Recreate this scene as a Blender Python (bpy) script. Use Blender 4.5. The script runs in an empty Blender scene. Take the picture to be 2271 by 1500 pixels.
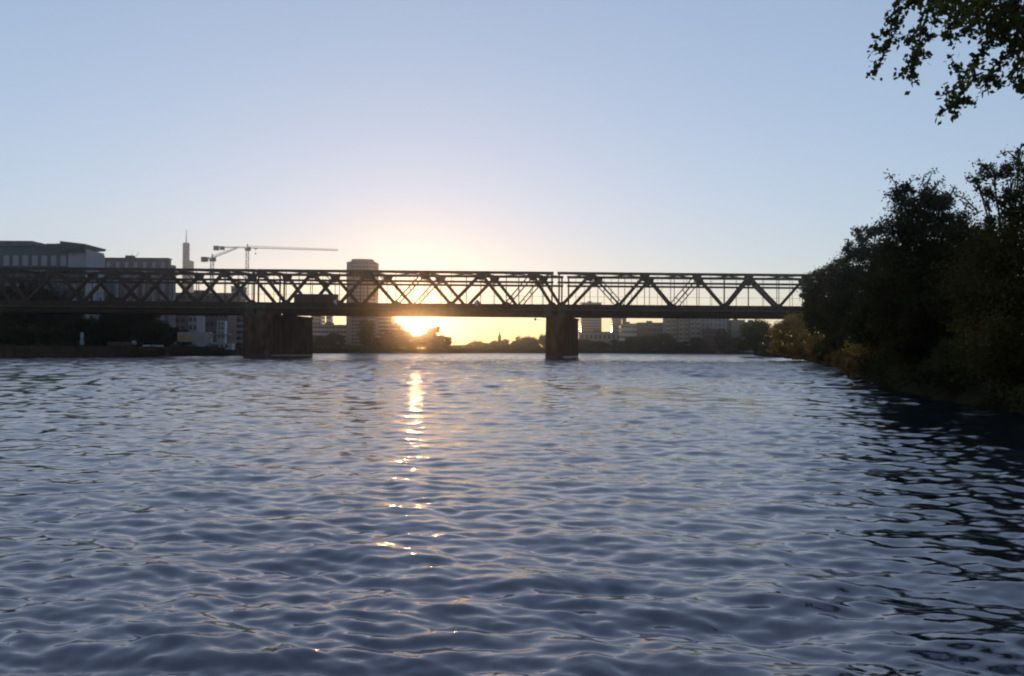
import bpy, math, random
import numpy as np
from mathutils import Vector, Matrix

random.seed(7)
RNG = np.random.default_rng(11)
SC = bpy.context.scene
COL = SC.collection
R = math.radians

# ------------------------------------------------------------------ camera
EYE = 2.47                       # metres above the water
FPX, CX, CY0 = 1955.0, 1135.5, 776.0
cam_d = bpy.data.cameras.new('camera')
cam_d.sensor_width = 36.0
cam_d.lens = 31.0
cam_d.clip_start = 0.1
cam_d.clip_end = 20000.0
cam = bpy.data.objects.new('camera', cam_d)
COL.objects.link(cam)
cam.matrix_world = Matrix.Translation((0, 0, EYE)) @ Matrix.Rotation(R(90.76), 4, 'X') @ Matrix.Rotation(R(0.31), 4, 'Z')
SC.camera = cam
SC.cycles.filter_width = 2.0
SC.cycles.use_denoising = True
SC.cycles.max_bounces = 5
SC.cycles.diffuse_bounces = 2
SC.cycles.glossy_bounces = 3
SC.cycles.volume_bounces = 0

# ------------------------------------------------------------------ sky, sun, exposure
SUN_AZ, SUN_EL = -6.3, 1.0      # degrees: left of the view axis, above the horizon
world = bpy.data.worlds.new('World')
SC.world = world
world.use_nodes = True
wn, wl = world.node_tree.nodes, world.node_tree.links
for n in list(wn):
    wn.remove(n)
w_out = wn.new('ShaderNodeOutputWorld')
w_bg = wn.new('ShaderNodeBackground')
w_sky = wn.new('ShaderNodeTexSky')
w_sky.sky_type = 'NISHITA'
w_sky.sun_disc = False
w_sky.sun_elevation = R(SUN_EL)
w_sky.sun_rotation = R(SUN_AZ)
w_sky.altitude = 0
w_sky.air_density = 0.76
w_sky.dust_density = 0.2
w_sky.ozone_density = 2.0
w_bg.inputs['Strength'].default_value = 0.15
# soft film response over the whole dome: low-contrast sky, the same curve everywhere
w_pre = wn.new('ShaderNodeVectorMath'); w_pre.operation = 'SCALE'; w_pre.inputs['Scale'].default_value = 0.15
w_gam = wn.new('ShaderNodeGamma'); w_gam.inputs['Gamma'].default_value = 0.5
w_mul = wn.new('ShaderNodeVectorMath'); w_mul.operation = 'MULTIPLY'
w_mul.inputs[1].default_value = (1.115 * 3.333, 1.14 * 3.333, 1.28 * 3.333)
wl.new(w_sky.outputs[0], w_pre.inputs[0])
wl.new(w_pre.outputs[0], w_gam.inputs['Color'])
wl.new(w_gam.outputs[0], w_mul.inputs[0])
wl.new(w_mul.outputs[0], w_bg.inputs['Color'])
wl.new(w_bg.outputs[0], w_out.inputs['Surface'])

sun_d = bpy.data.lights.new('sun', 'SUN')
sun_d.energy = 0.085
sun_d.angle = R(0.9)
sun_d.color = (1.0, 0.50, 0.19)
sun = bpy.data.objects.new('sun', sun_d)
COL.objects.link(sun)
SUN_DIR = Vector((math.sin(R(SUN_AZ)) * math.cos(R(SUN_EL)), math.cos(R(SUN_AZ)) * math.cos(R(SUN_EL)), math.sin(R(SUN_EL))))
sun.rotation_euler = SUN_DIR.to_track_quat('Z', 'Y').to_euler()

SC.view_settings.view_transform = 'Standard'
SC.view_settings.look = 'None'
SC.view_settings.gamma = 1.0
SC.view_settings.use_curve_mapping = False
SC.view_settings.exposure = 1.25

# ------------------------------------------------------------------ helpers
def yh(px):
    """Height in the photograph (in its pixels) of the horizon above pixel column px."""
    return CY0 + 0.0054 * (px - CX)

def XP(px, Y):
    return (px - CX) / FPX * Y

def ZP(px, py, Y):
    return EYE + (yh(px) - py) / FPX * Y

def WP(px, py, Y):
    return Vector((XP(px, Y), Y, ZP(px, py, Y)))

def prop(o, label=None, cat=None, group=None, kind=None):
    if label: o['label'] = label
    if cat: o['category'] = cat
    if group: o['group'] = group
    if kind: o['kind'] = kind
    return o

def empty(name, loc=(0, 0, 0), rz=0.0):
    o = bpy.data.objects.new(name, None)
    COL.objects.link(o)
    o.location = loc
    o.rotation_euler = (0, 0, rz)
    return o

class MB:
    """Collects boxes, bars, prisms and tubes; build() makes them ONE mesh object."""
    def __init__(self):
        self.v, self.f = [], []
    def quad_hull(self, c):
        b = len(self.v)
        self.v += [tuple(p) for p in c]
        self.f += [(b, b+3, b+2, b+1), (b+4, b+5, b+6, b+7), (b, b+1, b+5, b+4),
                   (b+1, b+2, b+6, b+5), (b+2, b+3, b+7, b+6), (b+3, b, b+4, b+7)]
        return self
    def box(self, x0, x1, y0, y1, z0, z1):
        return self.quad_hull([(x0, y0, z0), (x1, y0, z0), (x1, y1, z0), (x0, y1, z0),
                               (x0, y0, z1), (x1, y0, z1), (x1, y1, z1), (x0, y1, z1)])
    def bar(self, a, b, w, h, side=None):
        """Beam from a to b; w across (along side), h in the remaining direction."""
        a, b = Vector(a), Vector(b)
        d = (b - a).normalized()
        s = Vector(side) if side is not None else (Vector((0, 0, 1)).cross(d) if abs(d.z) < 0.95 else Vector((1, 0, 0)))
        s = (s - d * s.dot(d)).normalized()
        u = d.cross(s).normalized()
        s, u = s * w / 2, u * h / 2
        return self.quad_hull([a - s - u, a + s - u, a + s + u, a - s + u, b - s - u, b + s - u, b + s + u, b - s + u])
    def prism(self, poly, z0, z1):
        """Vertical prism over an (x, y) polygon given counter-clockwise."""
        n, b = len(poly), len(self.v)
        self.v += [(p[0], p[1], z0) for p in poly] + [(p[0], p[1], z1) for p in poly]
        self.f += [tuple(range(b + n - 1, b - 1, -1)), tuple(range(b + n, b + 2 * n))]
        self.f += [(b + i, b + (i + 1) % n, b + n + (i + 1) % n, b + n + i) for i in range(n)]
        return self
    def extrude(self, pts, vec):
        """Polygon in space swept along vec."""
        n, b = len(pts), len(self.v)
        vec = Vector(vec)
        self.v += [tuple(p) for p in pts] + [tuple(Vector(p) + vec) for p in pts]
        self.f += [tuple(range(b + n - 1, b - 1, -1)), tuple(range(b + n, b + 2 * n))]
        self.f += [(b + i, b + (i + 1) % n, b + n + (i + 1) % n, b + n + i) for i in range(n)]
        return self
    def tube(self, pts, radii, n=7):
        pts = [Vector(p) for p in pts]
        b0 = len(self.v)
        for i, p in enumerate(pts):
            d = (pts[min(i + 1, len(pts) - 1)] - pts[max(i - 1, 0)]).normalized()
            s = d.cross(Vector((0.31, 0.9, 0.2))).normalized()
            u = d.cross(s)
            for k in range(n):
                a = 2 * math.pi * k / n
                self.v.append(tuple(p + (s * math.cos(a) + u * math.sin(a)) * radii[i]))
        for i in range(len(pts) - 1):
            for k in range(n):
                a, c = b0 + i * n + k, b0 + i * n + (k + 1) % n
                self.f.append((a, c, c + n, a + n))
        self.f.append(tuple(range(b0 + n - 1, b0 - 1, -1)))
        e = b0 + (len(pts) - 1) * n
        self.f.append(tuple(range(e, e + n)))
        return self
    def lathe(self, cx, cy, prof, n=12):
        b0 = len(self.v)
        for r, z in prof:
            for k in range(n):
                a = 2 * math.pi * k / n
                self.v.append((cx + r * math.cos(a), cy + r * math.sin(a), z))
        for i in range(len(prof) - 1):
            for k in range(n):
                a, c = b0 + i * n + k, b0 + i * n + (k + 1) % n
                self.f.append((a, c, c + n, a + n))
        self.f.append(tuple(range(b0 + n - 1, b0 - 1, -1)))
        e = b0 + (len(prof) - 1) * n
        self.f.append(tuple(range(e, e + n)))
        return self
    def mesh(self, name, m, smooth=False):
        me = bpy.data.meshes.new(name)
        me.from_pydata(self.v, [], self.f)
        me.materials.append(m)
        if smooth:
            me.polygons.foreach_set('use_smooth', [True] * len(me.polygons))
        me.update()
        return me
    def build(self, name, m, parent=None, smooth=False):
        return link(name, self.mesh(name, m, smooth), parent)

def link(name, me, parent=None, loc=None):
    o = bpy.data.objects.new(name, me)
    COL.objects.link(o)
    if parent is not None:
        o.parent = parent
    if loc is not None:
        o.location = loc
    return o

def quads_mesh(name, V, m):
    """Fast mesh from an (n, 4, 3) array of quads."""
    n = len(V)
    me = bpy.data.meshes.new(name)
    me.vertices.add(n * 4)
    me.vertices.foreach_set('co', V.astype(np.float32).ravel())
    me.loops.add(n * 4)
    me.loops.foreach_set('vertex_index', np.arange(n * 4, dtype=np.int32))
    me.polygons.add(n)
    me.polygons.foreach_set('loop_start', np.arange(0, n * 4, 4, dtype=np.int32))
    me.polygons.foreach_set('loop_total', np.full(n, 4, dtype=np.int32))
    me.materials.append(m)
    me.update()
    me.validate()
    return me

# ------------------------------------------------------------------ materials
def mat(name, col, rough=0.7, var=0.25, scale=2.0, bump=0.0, metal=0.0, col2=None, detail=5.0, stretch=(1, 1, 1), spec=0.5):
    m = bpy.data.materials.new(name)
    m.use_nodes = True
    nt = m.node_tree
    p = nt.nodes['Principled BSDF']
    tc = nt.nodes.new('ShaderNodeTexCoord')
    mp = nt.nodes.new('ShaderNodeMapping')
    mp.inputs['Scale'].default_value = stretch
    no = nt.nodes.new('ShaderNodeTexNoise')
    no.inputs['Scale'].default_value = scale
    no.inputs['Detail'].default_value = detail
    ra = nt.nodes.new('ShaderNodeValToRGB')
    lo = [c * (1 - var) for c in col] + [1]
    hi = list(col2) + [1] if col2 else [min(1, c * (1 + var)) for c in col] + [1]
    ra.color_ramp.elements[0].position = 0.32
    ra.color_ramp.elements[1].position = 0.68
    ra.color_ramp.elements[0].color = lo
    ra.color_ramp.elements[1].color = hi
    nt.links.new(tc.outputs['Object'], mp.inputs['Vector'])
    nt.links.new(mp.outputs[0], no.inputs['Vector'])
    nt.links.new(no.outputs['Fac'], ra.inputs['Fac'])
    nt.links.new(ra.outputs['Color'], p.inputs['Base Color'])
    p.inputs['Roughness'].default_value = rough
    p.inputs['Metallic'].default_value = metal
    p.inputs['Specular IOR Level'].default_value = spec
    if bump:
        b = nt.nodes.new('ShaderNodeBump')
        b.inputs['Strength'].default_value = 0.6
        b.inputs['Distance'].default_value = bump
        nt.links.new(no.outputs['Fac'], b.inputs['Height'])
        nt.links.new(b.outputs['Normal'], p.inputs['Normal'])
    return m

def leaf_mat(name, c_lo, c_hi, trans=0.35, clump=0.35):
    """Leaves: colour differs from leaf to leaf and from clump to clump; light passes through."""
    m = bpy.data.materials.new(name)
    m.use_nodes = True
    nt = m.node_tree
    for n in list(nt.nodes):
        nt.nodes.remove(n)
    out = nt.nodes.new('ShaderNodeOutputMaterial')
    geo = nt.nodes.new('ShaderNodeNewGeometry')
    tc = nt.nodes.new('ShaderNodeTexCoord')
    no = nt.nodes.new('ShaderNodeTexNoise')
    no.inputs['Scale'].default_value = clump
    no.inputs['Detail'].default_value = 3
    ad = nt.nodes.new('ShaderNodeMath'); ad.operation = 'MULTIPLY_ADD'
    ad.inputs[1].default_value = 0.5
    sub = nt.nodes.new('ShaderNodeMath'); sub.operation = 'MULTIPLY_ADD'
    sub.inputs[1].default_value = 2.2; sub.inputs[2].default_value = -0.85
    ra = nt.nodes.new('ShaderNodeValToRGB')
    ra.color_ramp.elements[0].color = list(c_lo) + [1]
    ra.color_ramp.elements[1].color = list(c_hi) + [1]
    nt.links.new(tc.outputs['Object'], no.inputs['Vector'])
    nt.links.new(no.outputs['Fac'], sub.inputs[0])
    nt.links.new(geo.outputs['Random Per Island'], ad.inputs[0])
    nt.links.new(sub.outputs[0], ad.inputs[2])
    nt.links.new(ad.outputs[0], ra.inputs['Fac'])
    di = nt.nodes.new('ShaderNodeBsdfDiffuse')
    tr = nt.nodes.new('ShaderNodeBsdfTranslucent')
    mx = nt.nodes.new('ShaderNodeMixShader')
    mx.inputs[0].default_value = trans
    nt.links.new(ra.outputs[0], di.inputs[0])
    nt.links.new(ra.outputs[0], tr.inputs[0])
    nt.links.new(di.outputs[0], mx.inputs[1])
    nt.links.new(tr.outputs[0], mx.inputs[2])
    nt.links.new(mx.outputs[0], out.inputs['Surface'])
    return m

def emit_free_glass(name, col, rough=0.12):
    m = mat(name, col, rough, 0.2, 0.3)
    m.node_tree.nodes['Principled BSDF'].inputs['Specular IOR Level'].default_value = 0.8
    return m

M = {
    'steel': mat('bridge_steel', (0.052, 0.031, 0.022), 0.75, 0.4, 0.8, 0.0, spec=0.12),
    'steel_light': mat('walkway_steel', (0.085, 0.075, 0.05), 0.75, 0.3, 0.7, spec=0.12),
    'bearing': mat('bearing_steel', (0.075, 0.078, 0.058), 0.75, 0.4, 1.5, spec=0.12),
    'stone': mat('pier_sandstone', (0.080, 0.048, 0.033), 0.9, 0.6, 0.8, 0.06, spec=0.1, stretch=(1, 1, 0.35)),
    'stone_wet': mat('wet_stone', (0.028, 0.021, 0.015), 0.35, 0.5, 1.2, 0.03, col2=(0.04, 0.042, 0.018)),
    'wagon': mat('wagon_brown', (0.075, 0.040, 0.030), 0.7, 0.4, 0.5),
    'ballast': mat('ballast', (0.10, 0.09, 0.08), 0.95, 0.4, 3.0, 0.05),
    'white': mat('white_paint', (0.72, 0.72, 0.72), 0.5, 0.1, 0.8),
    'sign_white': mat('sign_white', (0.42, 0.40, 0.46), 0.5, 0.05, 1.0),
    'sign_red': mat('sign_red', (0.16, 0.03, 0.04), 0.5, 0.15, 1.0),
    'lamp': mat('lamp_metal', (0.05, 0.05, 0.05), 0.5, 0.2, 2.0),
    'bark': mat('bark', (0.045, 0.034, 0.025), 0.95, 0.4, 3.0, 0.03, stretch=(3, 3, 0.6)),
    'grass': mat('bank_grass', (0.022, 0.020, 0.011), 0.95, 0.45, 0.6, 0.08, spec=0.0),
    'quay': mat('quay_stone', (0.055, 0.034, 0.026), 0.9, 0.4, 0.8, 0.05, spec=0.1),
    'glass': emit_free_glass('window_glass', (0.03, 0.035, 0.045)),
    'wall_dark': mat('wall_dark', (0.05, 0.055, 0.065), 0.8, 0.2, 0.3),
    'wall_slate': mat('wall_slate', (0.065, 0.078, 0.095), 0.75, 0.2, 0.25),
    'wall_pale': mat('wall_pale', (0.27, 0.27, 0.31), 0.8, 0.1, 0.3),
    'wall_brown': mat('wall_brown', (0.15, 0.10, 0.085), 0.85, 0.2, 0.25),
    'wall_pink': mat('wall_pink', (0.40, 0.28, 0.27), 0.85, 0.15, 0.25),
    'wall_lilac': mat('wall_lilac', (0.27, 0.245, 0.27), 0.85, 0.15, 0.25),
    'wall_cream': mat('wall_cream', (0.55, 0.45, 0.36), 0.85, 0.12, 0.25),
    'wall_grey': mat('wall_grey', (0.20, 0.195, 0.20), 0.85, 0.15, 0.25),
    'wall_red': mat('wall_red', (0.12, 0.035, 0.035), 0.85, 0.2, 0.3),
    'balcony': mat('balcony_wood', (0.50, 0.32, 0.17), 0.8, 0.15, 0.4),
    'roof_dark': mat('roof_dark', (0.06, 0.058, 0.058), 0.8, 0.25, 0.4),
    'brick_tower': mat('tower_concrete', (0.24, 0.17, 0.145), 0.85, 0.15, 0.15),
    'crane': mat('crane_paint', (0.20, 0.13, 0.09), 0.6, 0.2, 0.5),
    'ship_white': mat('ship_white', (0.34, 0.34, 0.37), 0.55, 0.15, 0.5),
    'ship_hull': mat('ship_hull', (0.075, 0.036, 0.027), 0.7, 0.35, 0.6),
    'canvas': mat('white_canvas', (0.16, 0.18, 0.21), 0.8, 0.08, 1.0),
    'boat_red': mat('boat_red', (0.40, 0.07, 0.06), 0.5, 0.2, 0.8),
    'leaf_dark': leaf_mat('leaf_dark', (0.016, 0.022, 0.011), (0.075, 0.068, 0.028)),
    'leaf_mid': leaf_mat('leaf_mid', (0.030, 0.032, 0.014), (0.13, 0.105, 0.034)),
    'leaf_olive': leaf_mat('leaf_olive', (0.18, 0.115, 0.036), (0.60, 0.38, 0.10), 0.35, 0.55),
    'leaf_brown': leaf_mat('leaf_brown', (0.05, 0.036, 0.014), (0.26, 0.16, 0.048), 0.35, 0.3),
    'leaf_near': leaf_mat('leaf_near', (0.035, 0.045, 0.014), (0.14, 0.13, 0.035), 0.45, 1.2),
    'leaf_far': leaf_mat('leaf_far', (0.05, 0.042, 0.02), (0.13, 0.10, 0.04), 0.45, 0.12),
}

# ------------------------------------------------------------------ river
def water_material():
    m = bpy.data.materials.new('river_water')
    m.use_nodes = True
    nt = m.node_tree
    p = nt.nodes['Principled BSDF']
    p.inputs['Base Color'].default_value = (0.006, 0.009, 0.015, 1)
    p.inputs['IOR'].default_value = 2.3
    p.inputs['Specular IOR Level'].default_value = 0.5
    p.inputs['Specular Tint'].default_value = (0.98, 0.895, 1.0, 1)
    at = nt.nodes.new('ShaderNodeAttribute')
    at.attribute_name = 'chop'
    tc = nt.nodes.new('ShaderNodeTexCoord')
    # wind streaks: rougher and calmer dashes on the surface
    m2 = nt.nodes.new('ShaderNodeMapping'); m2.inputs['Scale'].default_value = (0.55, 0.16, 1.0)
    n2 = nt.nodes.new('ShaderNodeTexNoise'); n2.inputs['Scale'].default_value = 1.0; n2.inputs['Detail'].default_value = 6; n2.inputs['Roughness'].default_value = 0.62
    r2 = nt.nodes.new('ShaderNodeMapRange'); r2.inputs['From Min'].default_value = 0.33; r2.inputs['From Max'].default_value = 0.67
    r2.inputs['To Min'].default_value = 0.55; r2.inputs['To Max'].default_value = 1.45
    x2 = nt.nodes.new('ShaderNodeMath'); x2.operation = 'MULTIPLY'
    nt.links.new(tc.outputs['Object'], m2.inputs[0]); nt.links.new(m2.outputs[0], n2.inputs['Vector'])
    nt.links.new(n2.outputs['Fac'], r2.inputs['Value']); nt.links.new(r2.outputs[0], x2.inputs[0])
    nt.links.new(at.outputs['Fac'], x2.inputs[1]); nt.links.new(x2.outputs[0], p.inputs['Roughness'])
    mp = nt.nodes.new('ShaderNodeMapping')
    mp.inputs['Scale'].default_value = (0.55, 1.0, 1.0)
    n1 = nt.nodes.new('ShaderNodeTexNoise'); n1.inputs['Scale'].default_value = 6.5; n1.inputs['Detail'].default_value = 4
    b1 = nt.nodes.new('ShaderNodeBump'); b1.inputs['Distance'].default_value = 0.006; b1.inputs['Strength'].default_value = 0.7
    nt.links.new(tc.outputs['Object'], mp.inputs[0])
    nt.links.new(mp.outputs[0], n1.inputs['Vector'])
    nt.links.new(n1.outputs['Fac'], b1.inputs['Height'])
    nt.links.new(b1.outputs[0], p.inputs['Normal'])
    return m

def build_river():
    fine = np.linspace(R(-34), R(34), 650)
    coarse_l = np.linspace(R(-180), R(-34), 30)[:-1]
    coarse_r = np.linspace(R(34), R(180), 30)[1:]
    th = np.concatenate([coarse_l, fine, coarse_r])
    rs = [0.4]
    while rs[-1] < 960:
        r = rs[-1]
        rs.append(r + (0.09 if r < 5 else 0.045 if r < 6 else 0.0046 * r if r < 22 else 0.0043 * r if r < 420 else 0.04 * r))
    rs = np.array(rs)
    nr, nt_ = len(rs), len(th)
    rr, tt = np.meshgrid(rs, th, indexing='ij')
    X, Y = rr * np.sin(tt), rr * np.cos(tt)
    dth = np.gradient(th)
    dr = np.gradient(rs)
    cell = np.maximum(dr[:, None], rr * dth[None, :])
    Z = np.zeros_like(X)
    rng = np.random.default_rng(5)
    NW = 92
    lam = np.exp(np.linspace(math.log(0.13), math.log(3.2), NW)) * rng.uniform(0.94, 1.06, NW)
    lost = np.zeros_like(X)
    kept = np.zeros_like(X)
    gust = 1.0 + 0.30 * np.sin(X * 0.11 + 0.7 * np.sin(Y * 0.045)) * np.sin(Y * 0.06 + 1.1) + 0.25 * np.sin(X * 0.31 + Y * 0.13 + 2.0)
    for i in range(NW):
        L = lam[i]
        k = 2 * math.pi / L
        spread = 0.9 if L < 0.24 else 0.55 if L < 0.7 else 0.7
        a = rng.normal(0.10, spread)
        s = WAVE_SLOPE * math.sqrt(2.0 / NW) * (0.9 if L < 0.24 else 1.35 if L < 0.66 else 0.95 if L < 1.3 else 0.75)
        att = np.clip((L / cell - 2.2) / 2.5, 0, 1)
        ph = k * (X * math.sin(a) + Y * math.cos(a)) + rng.uniform(0, 6.28)
        # slightly peaked crests
        w = np.sin(ph) + 0.22 * np.sin(2 * ph + 1.57)
        Z += att * s / k * w * gust
        lost += (1 - att * att) * s * s / 2
        kept += att * att * s * s / 2
    # steepness falls off a little away from the lee of the bank; what the mesh cannot carry goes into the gloss
    fac = np.interp(rr, [0, 7, 13, 22, 45, 100, 200], [1.8, 1.75, 1.3, 0.88, 0.72, 0.75, 1.0]) * (1 + 0.9 * np.clip((X - 8) / 16, 0, 1) * (rr < 200))
    gain = np.clip(np.sqrt(WAVE_SLOPE ** 2 / np.maximum(kept, 1e-6)), 1.0, 2.4)
    Z *= gain * fac
    lost = np.maximum(0, WAVE_SLOPE ** 2 - kept * gain ** 2) * fac ** 2
    # out on the open reach short chop cannot be resolved: a coarser chop carries the same steepness
    far_w = np.clip((rr - 35) / 80, 0, 1)
    for i in range(26):
        L = 2.4 * (7.0 / 2.4) ** (i / 25) * rng.uniform(0.95, 1.05)
        k = 2 * math.pi / L
        a = rng.normal(0.1, 0.8)
        att = np.clip((L / cell - 2.2) / 2.0, 0, 1) * far_w
        Z += att * 0.085 * math.sqrt(2 / 26) / k * np.sin(k * (X * math.sin(a) + Y * math.cos(a)) + rng.uniform(0, 6.28))
    patch = 0
    lost = lost * (1 - 0.75 * far_w * (rr < 430))
    chop = np.clip(0.9 * lost ** 0.25 * (1 + 0.12 * patch), 0.085, 0.36)
    V = np.stack([X, Y, Z], -1).reshape(-1, 3).astype(np.float32)
    idx = np.arange(nr * nt_).reshape(nr, nt_)
    q = np.stack([idx[:-1, :-1], idx[1:, :-1], idx[1:, 1:], idx[:-1, 1:]], -1).reshape(-1, 4)[:, ::-1]
    n = len(q)
    me = bpy.data.meshes.new('river')
    me.vertices.add(len(V)); me.vertices.foreach_set('co', V.ravel())
    me.loops.add(n * 4); me.loops.foreach_set('vertex_index', q.astype(np.int32).ravel())
    me.polygons.add(n)
    me.polygons.foreach_set('loop_start', np.arange(0, n * 4, 4, dtype=np.int32))
    me.polygons.foreach_set('loop_total', np.full(n, 4, dtype=np.int32))
    me.polygons.foreach_set('use_smooth', np.ones(n, dtype=bool))
    at = me.attributes.new('chop', 'FLOAT', 'POINT')
    at.data.foreach_set('value', chop.ravel().astype(np.float32))
    me.materials.append(water_material())
    me.update(); me.validate()
    if me.polygons[0].normal.z < 0:
        me.flip_normals()
    o = link('river', me)
    prop(o, kind='structure')
    return o

WAVE_SLOPE = 0.102
build_river()

# ------------------------------------------------------------------ banks: one ground sheet round the river
SHORE = [(-135, -400), (-125, 60), (-116, 150), (-110, 200), (-100, 255), (-93, 302), (-98, 380), (-103, 464), (-70, 520), (-25, 590),
         (20, 632), (70, 668), (130, 700), (170, 706), (186, 680), (150, 545), (117, 420), (99, 330), (88, 268), (74, 219),
         (58, 165), (43.5, 112), (31, 78), (23, 52), (20.5, 36), (15, 18), (8, 5), (3.6, -3), (3.0, -40), (2, -400)]

def build_ground():
    n = len(SHORE)
    P = [Vector((x, y)) for x, y in SHORE]
    # refine and roughen the shoreline
    fine = []
    for i in range(n - 1):
        L = (P[i + 1] - P[i]).length
        k = max(1, int(L / 4))
        for j in range(k):
            fine.append(P[i].lerp(P[i + 1], j / k))
    fine.append(P[-1])
    for _ in range(3):
        fine = [fine[0]] + [(fine[i - 1] + fine[i] * 2 + fine[i + 1]) / 4 for i in range(1, len(fine) - 1)] + [fine[-1]]
    rnd = random.Random(3)
    # outward = left of travel direction when going left bank -> far -> right bank
    norm = []
    for i in range(len(fine)):
        d = (fine[min(i + 1, len(fine) - 1)] - fine[max(i - 1, 0)]).normalized()
        norm.append(Vector((-d.y, d.x)))
    rows = [(-1.5, -1.2), (0.6, 0.35), (2.2, 1.3), (4.5, 2.3), (10, 2.9)]
    mb = MB()
    for off, z in rows:
        for p, nn in zip(fine, norm):
            q = p + nn * (off + rnd.uniform(-0.3, 0.3))
            mb.v.append((q.x, q.y, z + rnd.uniform(-0.12, 0.12)))
    # outermost ring: blown out from a centre in the river to the edge of the land
    c = Vector((20, 300))
    m_ = len(fine)
    for p in fine:
        d = (p - c).normalized() if (p - c).length > 1 else Vector((0, -1))
        q = c + d * 840
        mb.v.append((q.x, q.y, 3.0))
    nrow = len(rows) + 1
    for r in range(nrow - 1):
        for i in range(m_ - 1):
            a = r * m_ + i
            mb.f.append((a, a + 1, a + 1 + m_, a + m_))
    o = mb.build('ground', M['grass'])
    prop(o, kind='structure')

build_ground()

# ------------------------------------------------------------------ railway bridge
BW = 15.0                        # distance between the two trusses, measured along the skew
BV = Vector((0.258, 1.0)).normalized()

def bs(px):
    """Position along the near truss seen in pixel column px."""
    a = (px - CX) / FPX
    return a * 260.4 / (1 - 0.042 * a)

def BP(s, t, z):
    return Vector((s + t * BV.x, 260.4 + 0.042 * s + t * BV.y, z))

BU = Vector((1, 0.042, 0)).normalized()
BVV = Vector((BV.x, BV.y, 0))
Z_BOT, Z_DECK, Z_TOP, Z_LOW = 12.55, 15.95, 25.62, 22.7

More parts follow.
